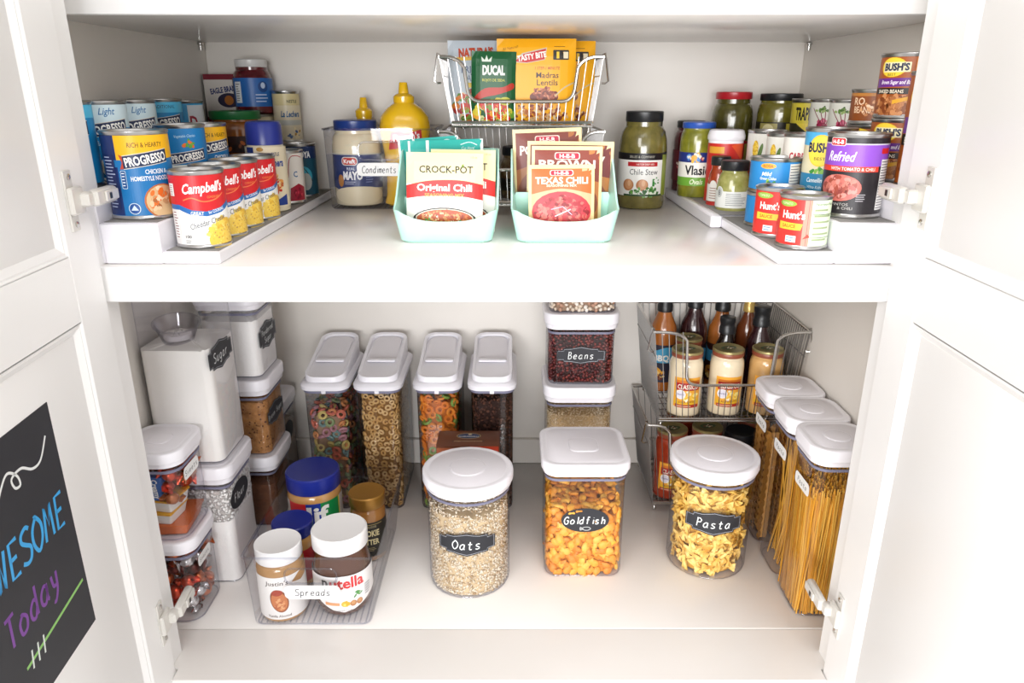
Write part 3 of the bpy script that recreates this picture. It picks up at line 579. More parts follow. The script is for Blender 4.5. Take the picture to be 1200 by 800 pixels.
def art_lech(A, r, h):
    A.base = 'd8ccb0'; A.rect(-90, h * .72, 90, h - 4.9, 'cfc090'); A.text('NESTLE', 10, h * .8, 5, '2a3424', 18, b=.02); A.text('La Lechera', 6, h * .56, 10, '2a5a8a', 34, sh=.25, b=.03); A.rect(-40, h * .34, 40, h * .44, 'b8b8b0'); A.food(10, h * .18, 14, 9, ['b8863a', '3a5a8a', 'e8d8b0'], 18, 3, 3)
lc = can('cream milk can carrying another near the back left corner', .0235, .0855, art_lech, (-.3925, 1.334, L1), R(-14), group='milk cans')
dup(lc, (-.3925, 1.334, L1 + .0858), R(-16), 'cream milk can stacked on its twin near the back left corner')
can('plain cream can under the red jar in the back left corner', .031, .101, lambda A, r, h: setattr(A, 'base', 'cfc3a4'), (-.4485, 1.336, L2), 0, group='cans at the back of the left riser')
def A_cran(A): A.rect(-80, 12, 80, 58, '1f5fa8'); A.rect(-34, 18, -20, 52, 'dfe2e4'); A.fine(-32, 20, -22, 50, 8, '4a4a50'); A.ell(18, 44, 9, 9, '16427e'); A.ell(18, 46, 4, 5, 'b8c8e0'); A.fine(4, 18, 30, 34, 3, 'b8c8e0'); A.rect(-60, 12, -40, 58, '2a2a2a')
lathe_thing('cranberry_jar', 'dark red jar with white lid and blue label high in the back left corner', 'jar', (-.4475, 1.336, L2 + .1012), [('glass_body', jarprof(.0325, .071, .026, .076, sh=.02), gloss('cranberry', '4a0f18', '6a1a22')), ('lid', lidprof(.0265, .0755, .0125), mat('grey_white_lid', 'd5d4d2', .3))], R(-16), [(.0325, A_cran)])
def A_gj(A): A.rect(-60, 8, 60, 34, '3a1c14'); A.food(0, 20, 30, 10, ['8a4a20', 'c86a2a', '2a1410'], 24, 4, 3)
lathe_thing('fruit_jar', 'orange jar with a broad green lid behind the blue soup cans', 'jar', (-.4585, 1.263, L3), [('glass_body', jarprof(.041, .056, .036, .061, sh=.012), gloss('orange_fruit', '8c4e1c', 'b06a28', 50, .2)), ('lid', lidprof(.0405, .0595, .0135), mat('green_lid', '1a6a34', .35))], R(-18), [(.041, A_gj)])
ebx = thing('dessert_box', 'white and maroon cardboard box standing in the back left corner', 'box', (-.505, 1.3545, L3), R(-4))
MB().box(-.030, -.012, 0, .030, .012, .131, mat('box_white', 'd4cfc8', .6), .0008).build('carton', ebx)
A = Art(); A.rect(-30, 0, 30, 131, 'd8d2cc'); A.rect(-30, 122, 30, 131, '7a1a2c'); A.text('EAGLE BRAND', 6, 106, 9, '24306a', 52, b=.04, rot=8); A.ell(12, 88, 20, 12, '2a2440'); A.ell(12, 88, 8, 8, 'b06a2a'); A.rect(-30, 0, 30, 60, '6a1a2a'); A.build('front_print', ebx, side_map(0, -.0122, 0))
A = Art(); A.rect(-11.8, .4, 11.8, 130.6, '1d1a14'); A.rect(-8, 96, 6, 122, '3c4a20'); A.build('side_print', ebx, side_map(-.0302, 0, 0, R(-90)))

# ------------------------------------------------------------------ clear bins
def clear_bin(label, loc, rz, bw0, bw1, tw0, tw1, d, h, lab, labw, hz, group=None, taper=.004, ly=None):
    """bottom x range, top x range at the front, depth d (front at y=0), height h"""
    t = thing('clear_bin', label, 'storage bin', loc, rz, group); e = .002
    def ring(z, k, i): # k 0 bottom..1 top, i inset
        x0 = bw0 + (tw0 - bw0) * k + i; x1 = bw1 + (tw1 - bw1) * k - i; y0 = -taper * k + i; y1 = d + taper * k - i
        return [((x0 + x1) / 2 + a, (y0 + y1) / 2 + b, z) for a, b in rr((x1 - x0) / 2, (y1 - y0) / 2, .010, 4)]
    MB().loft([ring(.0012, 0, .004), ring(.003, 0, .0005), ring(.006, .05, 0), ring(h, 1, 0)], CLEAR, True, False).build('bin_wall', t)
    mb = MB(); mb.loft([ring(h - .003, 1, -.0018), ring(h, 1, -.002), ring(h, 1, .001), ring(h - .003, 1, .001)], CLEARE, False, False); mb.build('rim', t)
    MB().tube(ring(.002, 0, .003), .0012, CLEARE, 5, True).build('bottom_edge', t)
    rb = MB(); n = int((bw1 - bw0) / .0085)
    for i in range(1, n): x = bw0 + (bw1 - bw0) * i / n; rb.box(x - .0009, .006, .0012, x + .0009, d - .006, .0028, CLEARE, .0003)
    tag(rb.build('floor_ribs', t), kind='stuff')
    cx = (tw0 + tw1) / 2; A = Art(); hw, hh = hz[1], hz[2]
    for y_, nm in ((-.0012, 'front_handle'), (d + .0012, 'rear_handle')):
        MB().tube([(cx + a, y_ - (taper if y_ < 0 else -taper) * (hz[0] / h), hz[0] + b) for a, b in rr(hw, hh, hh * .8, 5)], .0015, CLEARE, 6, True).build(nm, t)
    y_ = -taper * (lab[2] / h) - .0006
    l = MB(); l.loft([[(cx + lab[1] + a, y_ - k, lab[2] + b) for a, b in rr(labw / 2, lab[3], lab[3] * .7, 5)] for k in (0, .0008)], mat('label_clip_white', 'f4f3f2', .4)); lo = l.build('label_clip', t)
    A = Art(); A.hand(lab[0], 0, 0, lab[4], '3c3c42', lab[4] * .10, track=1.08, xk=.68 if len(lab[0]) > 8 else .85); A.build('lettering', lo, lambda x, z, o: (cx + lab[1] + x, y_ - .001 - o, lab[2] + z))
    return t
clear_bin('clear bin of condiments at the back of the middle shelf', (0, 1.215, M), 0, -.300, -.128, -.304, -.124, .145, .130, ('Condiments', -.002, .066, .0105, 11), .072, (.095, .034, .014))
def A_mayo(A):
    A.rect(-100, 30, 100, 84, '25366e'); A.poly(catmull([(-50, 30), (-20, 24), (0, 38), (30, 30), (60, 28)]) + [(60, 40), (-50, 40)], '25366e'); A.ell(0, 18, 50, 15, 'e6d9ba'); A.rect(-100, 84, 100, 86, 'c8c4b8')
    A.rrect(-14, 74, 14, 7, 6, 'd9d6d2'); A.rrect(-14, 74, 12.6, 5.6, 5, 'c23a30'); A.text('Kraft', -14, 74, 6.4, 'ffffff', 20, b=.03); A.text('REAL', -12, 62, 4.5, 'cfd4e4', 14, b=.02); A.text('MAYO', -10, 51, 13, 'f0f0f2', 34, b=.05, sh=.1); A.fine(-24, 36, -2, 42, 2, 'c8cce0')
    A.ell(-32, 42, 6, 10, 'b87a3a'); A.fine(12, 38, 28, 58, 5, '7a88b8')
lathe_thing('mayonnaise_jar', 'big cream jar with a dark blue lid and label in the condiments bin', 'jar', (-.263, 1.274, M + .003), [('jar_body', jarprof(.0405, .117, .034, .123, sh=.022), gloss('mayonnaise', 'e6d9ba', None)), ('lid', lidprof(.0355, .122, .016), mat('navy_lid', '1f3a80', .3))], R(-12), [(.0405, A_mayo)])
MUST = gloss('mustard_yellow', 'eebc17', None)
def mustard(label, loc, hx, hy, zs, cap, scale=1, rz=0):
    t = thing('mustard_bottle', label, 'bottle', loc, rz)
    MB().rbox([(0, hx * .8, hy * .8, hy * .6), (.003, hx * .92, hy * .92, hy * .8), (zs * .1, hx * .84, hy * .9, hy * .85), (zs * .35, hx * .8, hy * .9, hy * .85), (zs * .55, hx * .88, hy, hy * .9), (zs * .75, hx, hy, hy * .95), (zs * .86, hx * .93, hy * .95, hy * .9), (zs * .94, hx * .7, hy * .8, hy * .8), (zs, cap * .95, cap * .95, cap * .95)], MUST, n=6).build('bottle_body', t)
    MB().lathe([(cap, zs - .001), (cap * 1.02, zs + .001), (cap * 1.02, zs + .009 * scale), (cap * .8, zs + .0125 * scale), (cap * .52, zs + .014 * scale), (cap * .40, zs + .030 * scale), (cap * .36, zs + .031 * scale)], MUST, 28).build('nozzle_cap', t)
    return t
mb_ = mustard('big yellow mustard bottle with a red flag label in the condiments bin', (-.1785, 1.268, M + .003), .0425, .030, .166, .0168, rz=R(8))
A = Art(); A.poly([(-28, 92), (-24, 120), (-8, 123), (0, 118), (26, 124), (27, 108), (10, 104), (-2, 106), (-14, 94)], 'c8242c'); A.text("French's", 1, 113, 11, 'f4f0ec', 44, sh=.1, b=.03, rot=7)
A.build('label', mb_, lambda x, z, o: (x, -.0312 + 3.5 * (abs(x) ** 2) * .6 * 3 - o if False else -.0308 + 9.0 * max(abs(x) - .012, 0) ** 2 * 2 - o - .0004, z), xs=range(-30, 31, 3), zs=range(90, 126, 6))
mustard('small yellow mustard bottle half hidden behind the mayonnaise jar', (-.2595, 1.3395, M + .003), .0185, .0175, .142, .0145, rz=0)

# ------------------------------------------------------------------ mint bins and sachets
def mint_bin(label, x0, x1, y0, y1, divider):
    t = thing('mint_bin', label, 'storage bin', ((x0 + x1) / 2, y0, M), 0, 'mint bins'); hx = (x1 - x0) / 2; D = y1 - y0
    def outline(z, inset, flare=0):
        pts0 = rr(hx + flare - inset, D / 2 - inset + flare * .4, .014, 6); pts = []
        for i, (p, q) in enumerate(zip(pts0, pts0[1:] + pts0[:1])):
            pts.append(p)
            if (i + 1) % 7 == 0: pts += [(p[0] + (q[0] - p[0]) * k / 8, p[1] + (q[1] - p[1]) * k / 8) for k in range(1, 8)]
        return [(a, b + D / 2, z) for a, b in pts]
    def top(inset):   # rim height follows the swept side
        P = []
        for a, b, z in outline(0, inset, .008):
            k = min(max((b - D * .02) / (D * .9), 0), 1); s = k * k * (3 - 2 * k); h = .028 + .082 * s
            if b < D * .12: h += .014 * min(1, (abs(a) / hx) ** 3)
            else: h += .014 * (1 - s)
            P.append((a, b, h))
        return P
    def mix(A_, B_, k): return [tuple(p + (q - p) * k for p, q in zip(a, b)) for a, b in zip(A_, B_)]
    o0, o1 = outline(0, .003), outline(.003, 0); T, Ti = top(0), top(.0022); i1 = outline(.004, .0024)
    MB().loft([o0, o1, mix(o1, T, .5), T, mix(T, Ti, .5), Ti, mix(i1, Ti, .5), i1], MINT).build('bin_body', t)
    ln = MB(); n = 40
    for i in range(n): x = -hx + .012 + (2 * hx - .024) * i / (n - 1); ln.box(x - .0006, -.0006, .001, x + .0006, .0008, .0035, MINT, .0002)
    tag(ln.build('foot_beading', t), kind='stuff')
    for y, h in divider: MB().prism([(-hx + .001, .004), (hx - .001, .004), (hx + .003, h - .006), (hx + .001, h), (-hx - .001, h), (-hx - .003, h - .006)], y - .001, y + .001, MINT).build('divider', t)
    return t
mint_bin('mint green plastic bin holding teal and cream chili sachets', -.1455, -.0255, .936, 1.065, [(.072, .05)])
mint_bin('mint green plastic bin holding four red and brown sachets', .0065, .1305, .936, 1.065, [(.072, .056)])
def packet(name, label, loc, w_, h, art, tilt=-6, roll=0, yaw=0, t_=.004, group=None, back='e9dfba', cat='packet'):
    t = thing(name, label, cat, loc, 0, group); t.rotation_euler = (R(tilt), R(roll), R(yaw)); N = 10
    bul = lambda x, z: t_ * max(0, (1 - (2 * x / w_) ** 4)) * max(0, 1 - (2 * (z - h / 2) / h) ** 4)
    X = [-w_ / 2 + w_ * i / N for i in range(N + 1)]; Z = [h * i / N for i in range(N + 1)]; V = []; F = []
    for sgn in (-1, 1):
        for z in Z:
            for x in X: V.append((x, sgn * (.0005 + bul(x, z)), z))
    k = (N + 1) ** 2
    for s_ in (0, k):
        for j in range(N):
            for i in range(N): a = s_ + j * (N + 1) + i; F.append((a, a + 1, a + N + 2, a + N + 1))
    per = [i for i in range(N)] + [N + j * (N + 1) for j in range(N)] + [k - 1 - i for i in range(N)] + [N * (N + 1) - j * (N + 1) for j in range(N)]
    for a, b in zip(per, per[1:] + per[:1]): F.append((a, b, b + k, a + k))
    MB().add(V, F, ink(back)).build('pouch', t)
    A = Art(); W_, H_ = w_ * 1000, h * 1000; A.rect(-W_ / 2, 0, W_ / 2, H_, back); art(A, W_, H_)
    A.build('front_print', t, lambda x, z, o: (x, -.0006 - bul(x, z) - o, z), xs=[q * 1000 for q in X[1:-1]], zs=[q * 1000 for q in Z[1:-1]], lay=.018)
    return t
def a_crock(A, w_, h):
    A.rect(-w_ / 2, 0, w_ / 2, h * .62, 'f4f1ea'); A.rect(-w_ / 2, h * .62, w_ / 2, h, 'f4e6ae')
    A.poly(catmull([(-w_ / 2, h * .44), (-w_ * .2, h * .475), (w_ * .2, h * .475), (w_ / 2, h * .43)]) + catmull([(w_ / 2, h * .62), (w_ * .2, h * .67), (-w_ * .2, h * .66), (-w_ / 2, h * .60)]), 'd42a28')
    A.text('CROCK-POT', w_ * .02, h * .80, h * .085, '2b2722', w_ * .70, b=.02); A.ell(w_ * .235, h * .845, h * .012, h * .02, '6b8a2a', rot=-30)
    A.text('Original Chili', 0, h * .58, h * .085, 'fbf6f0', w_ * .72, b=.03); A.text('SEASONING MIX', 0, h * .487, h * .04, 'f2a04a', w_ * .52, b=.03); A.text('From Slow Cooker To Table!', 0, h * .405, h * .035, '8a8478', w_ * .6, rot=0)
    A.ell(0, h * .18, w_ * .42, h * .155, '2d2a2a'); A.ell(0, h * .19, w_ * .39, h * .13, 'e6dccb'); A.ell(0, h * .19, w_ * .37, h * .12, 'b8542a'); A.food(0, h * .19, w_ * .36, h * .115, ['d8743a', 'b5482a', 'e0a26a', 'a03a20', 'c88a50', 'e8c898'], 130, h * .022, 3)
    A.food(-w_ * .22, h * .17, 5, 3, ['3d8a3a', '58a84a'], 8, 1.8, 2); A.food(w_ * .2, h * .16, 4, 3, ['3d8a3a'], 6, 1.8, 4); A.line(catmull([(w_ * .38, h * .2), (w_ * .44, h * .13), (w_ * .38, h * .07)]), 1.6, '2d2a2a'); A.line(catmull([(-w_ * .38, h * .2), (-w_ * .45, h * .13), (-w_ * .38, h * .07)]), 1.6, '2d2a2a')
    A.text('1.5 oz', w_ * .38, h * .95, 2.2, '8a7a5a', 8)
def a_teal(A, w_, h): A.rect(-w_ / 2, 0, w_ / 2, h, '1ba79c'); A.rect(-w_ / 2, 0, -w_ / 2 + 3, h, 'e6efee'); A.rect(-w_ * .26, 0, -w_ * .22, h, 'e6efee'); A.text('Cut Here!', w_ * .30, h * .90, 4, 'd5efec', 18, sh=.2); A.line(catmull([(w_ * .2, h * .94), (w_ * .32, h * .965), (w_ * .42, h * .93)]), 1.2, 'd5efec'); A.rect(w_ / 2 - 4, 0, w_ / 2, h, 'e6efee')
pk = packet('seasoning_sachet', 'cream chili sachet with a red band, in full view in the left mint bin', (-.0893, .962, M + .0065), .100, .105, a_crock, -7, 1.2, group='chili sachets')
pk2 = packet('seasoning_sachet', 'second cream chili sachet peeping out right of the front one', (-.0665, .9865, M + .0065), .086, .107, a_crock, -7, 1, group='chili sachets')
packet('seasoning_sachet', 'teal sachet with a cut-here mark behind the cream sachets', (-.0880, 1.028, M + .0065), .1035, .117, a_teal, -5, -1.8, back='1ba79c', group='teal sachets')
packet('seasoning_sachet', 'teal sachet poking out highest at the back left of the mint bin', (-.1080, 1.045, M + .0065), .084, .119, a_teal, -3, -4.5, back='1ba79c', group='teal sachets')
def a_heb(title, c1, c2, foodc, ttl_z=.80):
    def f(A, w_, h):
        A.rect(-w_ / 2 + 4, 4, w_ / 2 - 4, h - 5, c1); A.poly(catmull([(-w_ / 2 + 4, h * .58), (0, h * .66), (w_ / 2 - 4, h * .58)]) + [(w_ / 2 - 4, h - 5), (-w_ / 2 + 4, h - 5)], c2)
        A.rrect(0, h * .895 - 1, w_ * .18, h * .042, 3, 'e6d8cc'); A.rrect(0, h * .895 - 1, w_ * .165, h * .034, 2.6, 'b83048'); A.text('H-E-B', 0, h * .895 - 1, h * .045, 'f4e8e4', w_ * .22, b=.04)
        A.text(title, 0, h * ttl_z - 2, h * .095, 'fbf3ea', w_ * .8, b=.03); A.text('SEASONING MIX', 0, h * (ttl_z - .085) - 1, h * .035, 'f6e0d0', w_ * .46, b=.02)
        A.ell(0, h * .33, w_ * .45, h * .29, foodc[0]); A.food(0, h * .31, w_ * .42, h * .25, foodc, 150, h * .042, len(title), 1.3); A.line([(-w_ * .1, h * .26), (w_ * .14, h * .36)], 1.4, 'f0e4ec'); A.line([(-w_ * .16, h * .36), (w_ * .02, h * .4), (w_ * .16, h * .28)], 1.1, 'e0b8d0')
    return f
REDF = ['c83a44', 'a82a34', 'e06a60', 'b8484a', 'd87a70', '8c2028']; BRN = ['8a4a34', '6a3226', 'a8684a', 'b87a54', '7a4030']
packet('seasoning_sachet', 'red chili sachet standing lowest at the front of the right mint bin', (.0655, .966, M + .0065), .0865, .0895, a_heb('TEXAS CHILI', 'e8b088', 'd86a34', REDF), -7, -.5, group='red and brown sachets', back='f0d8a0')
packet('seasoning_sachet', 'brown gravy sachet right behind the red chili sachet', (.0730, .992, M + .0065), .0945, .111, a_heb('BROWN', 'c07a44', '8a4438', BRN, .81), -6, .4, group='red and brown sachets', back='efdca6')
packet('seasoning_sachet', 'pale-bordered stew sachet showing its right edge in the right mint bin', (.0790, 1.018, M + .0065), .118, .1155, a_heb('BEEF STEW', 'b87a44', '7a3c3a', BRN + ['e8e4d0', '5a8a3a', '8a9a5a']), -5, .6, group='red and brown sachets', back='eedca8')
packet('seasoning_sachet', 'brown sachet standing tallest at the back left of the right mint bin', (.0530, 1.046, M + .0065), .096, .131, a_heb('POT ROAST', 'a8683a', '7a3a30', BRN), -3, -2, group='red and brown sachets', back='eedca8')

# ------------------------------------------------------------------ chrome wire baskets
def basket(label, loc, fw, bw, d, h, lowz, lx, nside=22, nfront=20, hooks=1, group=None, rz=0):
    """fw: rim x range; bw: bottom x range; front at y=0; rim at z=h; the front dips to lowz between lx[0] and lx[1]"""
    t = thing('wire_basket', label, 'wire basket', loc, rz, group); m = MB(); c = .014
    def arc(p0, p1, p2, n=5): return [tuple((1 - k) ** 2 * a + 2 * k * (1 - k) * b + k * k * e for a, b, e in zip(p0, p1, p2)) for k in [i / n for i in range(n + 1)]]
    y = -.004; X0, X1 = fw; lo = lowz; r0, r1 = lx
    front = [(X0, y, h)] + arc((X0 + c * .6, y, h), (r0 - c * .9, y, h), (r0 - c * .3, y, h - c * 1.1)) + arc((r0, y, lo + c * 1.2), (r0 + c * .2, y, lo), (r0 + c * 1.5, y, lo)) \
        + arc((r1 - c * 1.5, y, lo), (r1 - c * .2, y, lo), (r1, y, lo + c * 1.2)) + arc((r1 + c * .3, y, h - c * 1.1), (r1 + c * .9, y, h), (X1 - c * .6, y, h)) + [(X1, y, h)]
    MB().tube(front, .0027, CHROME, 8).build('front_rim', t)
    b0, b1 = bw; f0 = .004
    MB().tube([(X0, y, h), (X0, d, h), (X1, d, h), (X1, y, h)], .0022, CHROME, 6).build('side_and_back_rim', t)
    MB().tube([(b0, 0, f0), (b1, 0, f0), (b1, d - .004, f0), (b0, d - .004, f0)], .0022, CHROME, 6, True).build('base_frame', t)
    MB().tube([(b0 - .001, -.003, .0095), (b1 + .001, -.003, .0095)], .0024, CHROME, 6).build('front_bar', t)
    wr = .00085; s = MB()
    zt = lambda x: h if (x < r0 - .002 or x > r1 + .002) else lo
    for i in range(nfront + 1):
        k = i / nfront; xb = b0 + (b1 - b0) * k; xt = X0 + (X1 - X0) * k; z1 = zt(xt); kk = (z1 - f0) / (h - f0)
        s.tube([(xb, 0, f0), (xb + (xt - xb) * kk, y * kk, z1)], wr, WIRE, 4)
        s.tube([(xb, d - .004, f0), (xt, d, h)], wr, WIRE, 4)
        s.tube([(xb, 0, f0), (xb, d - .004, f0)], wr, WIRE, 4)
    tag(s.build('front_and_back_wires', t), kind='stuff'); s = MB()
    for i in range(nside + 1):
        yy = (d - .002) * i / nside
        for xb, xt in ((b0, X0), (b1, X1)): s.tube([(xb, yy, f0), (xt, yy, h)], wr, WIRE, 4)
    for k in range(1, 7): yy = d * k / 7; s.tube([(b0, yy, f0 - .001), (b1, yy, f0 - .001)], wr * 1.3, WIRE, 4)
    for sx, q in ((X0, -1), (X1, 1)): s.tube([(sx - q * .004, y, h * .74), (sx - q * .004, d, h * .74)], wr * 1.2, WIRE, 4)
    tag(s.build('side_wires', t), kind='stuff')
    if hooks:
        for sx, q in ((X0, -1), (X1, 1)):
            if hooks == 1:
                MB().tube([(sx, .004, h + .003), (sx + q * .003, .002, h + .005), (sx + q * .0045, 0, h - .004), (sx + q * .009, .0, h - .034), (sx + q * .004, .0, h - .037), (sx - q * .001, .002, h - .0365)], .0016, CHROME, 5).build('stacking_hook', t)
            else:
                MB().tube([(sx, .004, h + .002), (sx, .03, h + .004), (sx, d - .02, h + .004)], .0016, CHROME, 5).build('stacking_rail', t)
    for xx in (b0 + .004, b1 - .004):
        for yy in (.004, d - .01): MB().lathe([(.0015, -.010), (.0035, -.009), (.0038, -.005), (.0025, -.002), (.0022, .004)], CHROME, 10).build('foot', t, loc=(xx, yy, 0))
    return t
basket('lower chrome wire basket behind the mint bins on the middle shelf', (0, 1.165, M + .0105), (-.112, .141), (-.093, .124), .205, .117, .060, (-.074, .103), group=None, hooks=0)
basket('upper chrome wire basket of yellow pouches on the middle shelf', (0, 1.165, M + .1315), (-.108, .136), (-.091, .122), .205, .103, .040, (-.067, .094))
def a_madras(A, w_, h):
    A.rect(-w_ / 2, 0, w_ / 2, h, 'f3ae14'); A.text('All Natural!', -w_ * .33, h * .895, 4, '8a5a14', 24, rot=10, sh=.2)
    A.poly([(-w_ * .30, h * .73), (-w_ * .18, h * .835), (w_ * .13, h * .90), (w_ * .11, h * .76), (-w_ * .12, h * .72)], 'c8c0b0'); A.poly([(-w_ * .28, h * .74), (-w_ * .16, h * .825), (w_ * .12, h * .885), (w_ * .10, h * .765), (-w_ * .12, h * .728)], 'c4272b'); A.text('TASTY BITE', -w_ * .06, h * .80, 8, 'f6f0ea', 44, b=.04, rot=9)
    A.rrect(w_ * .31, h * .815, 12, 7, 1.5, '2a2620'); A.text('1', w_ * .27, h * .815, 9, 'f3c83a', 4, b=.04); A.rect(w_ * .34, h * .775, w_ * .40, h * .85, 'e6dcc0'); A.fine(w_ * .22, h * .90, w_ * .42, h * .92, 1, '6a4a14')
    A.text('1 STEP-1 MINUTE', w_ * .14, h * .665, 4.4, 'b8561c', 38, sh=.2, b=.01); A.text('Madras', w_ * .14, h * .585, 8.5, '3a2a20', 34, b=.01); A.text('Lentils', w_ * .14, h * .50, 8.5, '3a2a20', 32, b=.01)
    A.ell(w_ * .10, h * .33, 22, 10, '6a2c1c'); A.food(w_ * .10, h * .36, 21, 11, ['8a3c2a', '6a2418', 'a85a3a', 'c88060'], 60, 3, 3); A.line(catmull([(w_ * .24, h * .34), (w_ * .36, h * .44), (w_ * .49, h * .50)]), 2, 'c8b890')
    A.food(w_ * .02, h * .12, w_ * .42, h * .14, ['8a3a24', 'b8683a', 'e8d0a0', '6a2418', 'c88a5a', 'd8b080'], 150, 4, 9, 2); A.ell(-w_ * .36, h * .16, 10, 14, 'd8cca0')
def a_natura(A, w_, h):
    A.rect(-w_ / 2, 0, w_ / 2, h, 'c3ccd4'); A.text("NATURA'S", 0, h * .86, 13, 'b03a1c', 54, b=.05, rot=2); A.poly([(-w_ * .4, h * .76), (w_ * .4, h * .78), (w_ * .4, h * .83), (-w_ * .4, h * .8)], 'f0c23a'); A.text("NATURA'S", 0, h * .865, 12, 'c8481c', 52, b=.02, rot=2)
    A.text('FRIJOLES', 0, h * .66, 10, '5a6a8a', 46, b=.03); A.text('ARROZ', 2, h * .56, 10, '7a88a0', 34, b=.02); A.rect(-w_ * .2, h * .44, w_ * .45, h * .5, 'f0c83a'); A.food(0, h * .2, w_ * .45, h * .22, ['c8301c', 'a82018', 'e07a2a', '5a8a2a', '8aa83a', 'e8c898'], 110, 6, 5, 1.3)
def a_ducal(A, w_, h):
    A.rect(-w_ / 2, 0, w_ / 2, h, '14582f'); A.text('DUCAL', 0, h * .75, 13, 'eef0ea', 34, b=.05); A.poly([(-w_ * .26, h * .86), (-w_ * .28, h * .93), (-w_ * .2, h * .88), (-w_ * .16, h * .95), (-w_ * .12, h * .88), (-w_ * .04, h * .93), (-w_ * .06, h * .86)], 'dfe8dc')
    A.text('ROJOS DE SEDA', 0, h * .615, 4, 'd8d04a', 34); A.poly(catmull([(-w_ * .46, h * .36), (-w_ * .2, h * .5), (w_ * .2, h * .52), (w_ * .42, h * .58), (w_ * .44, h * .5), (w_ * .1, h * .42), (-w_ * .2, h * .38), (-w_ * .44, h * .3)]), 'b83020')
    A.food(0, h * .16, w_ * .46, h * .17, ['d8301c', 'e8a02a', 'd8c83a', '6a9a2a', 'c8281c', 'e0e0a0'], 60, 7, 5, 1.2); A.ell(w_ * .26, h * .33, 9, 6, 'c8c84a')
zb = M + .137
packet('food_pouch', 'large yellow lentil pouch in front in the upper wire basket', (.0370, 1.188, zb), .120, .124, a_madras, 0, 0, 0, .008, group='yellow pouches', back='f3ae14', cat='pouch')
packet('food_pouch', 'yellow pouch half hidden behind the lentil pouch', (.0710, 1.232, zb), .120, .1235, a_madras, 0, 0, 0, .008, group='yellow pouches', back='f3ae14', cat='pouch')
packet('food_pouch', 'silver-grey bean pouch at the left of the upper wire basket', (-.0560, 1.222, zb), .088, .1235, a_natura, 0, 0, 0, .007, back='c3ccd4', cat='pouch')
packet('food_pouch', 'dark green bean pouch in front of the silver-grey one', (-.0290, 1.181, zb), .068, .106, a_ducal, 0, 1, 0, .006, back='14582f', cat='pouch')
for k, (x, y, cc) in enumerate(((.01, 1.25, '4a3020'), (-.06, 1.22, '3a2c1c'), (.085, 1.23, '5a4426'))):
    lathe_thing('spice_jar', ['brown spice jar with black lid seen between the mint bins', 'dark spice jar at the left of the lower wire basket', 'ochre spice jar at the right of the lower wire basket'][k], 'jar', (x, y, M + .016),
                [('glass_body', jarprof(.030, .066, .024, .070, sh=.014), gloss('spice_' + cc, cc, '8a7a5a', 120, .2)), ('lid', lidprof(.026, .070, .014), BLACK)], 0, [(.030, lambda A: (A.rect(-40, 14, 40, 34, '23201d'), A.fine(-16, 18, 16, 30, 3, '8a8478')))], group='spice jars')

# ------------------------------------------------------------------ airtight canisters
def plaque(A, x, z, w_, h, words, size, c='e9ecec', oval=False, th=None):
    if oval:
        A.ell(x, z, w_ / 2, h / 2, CHALK, n=32)
    else:
        P = [(-.5, -.27), (-.5, .27), (-.37, .27), (-.36, .38), (-.22, .39), (-.08, .46), (0, .5)]; P = P + [(-a, b) for a, b in P[-2::-1]]; P = P + [(a, -b) for a, b in P[-2:0:-1]]
        A.poly([(x + a * w_, z + b * h) for a, b in P], CHALK)
        Q = [(x + a * w_ * .95, z + b * h * .88) for a, b in P]; A.line(Q + Q[:2], max(w_ * .006, .45), 'b9bcc4')
    for i, wd in enumerate(words): A.hand(wd, x, z + ((len(words) - 1) / 2 - i) * size * 1.5 - size * .03, size, c, th or size * .108, xk=.84)
def white_label(A, x, z, w_, h, word, size):
    A.rrect(x, z, w_ / 2, h / 2, h * .35, 'f1f1f0'); A.hand(word, x, z, size, '3a3a40', size * .12)
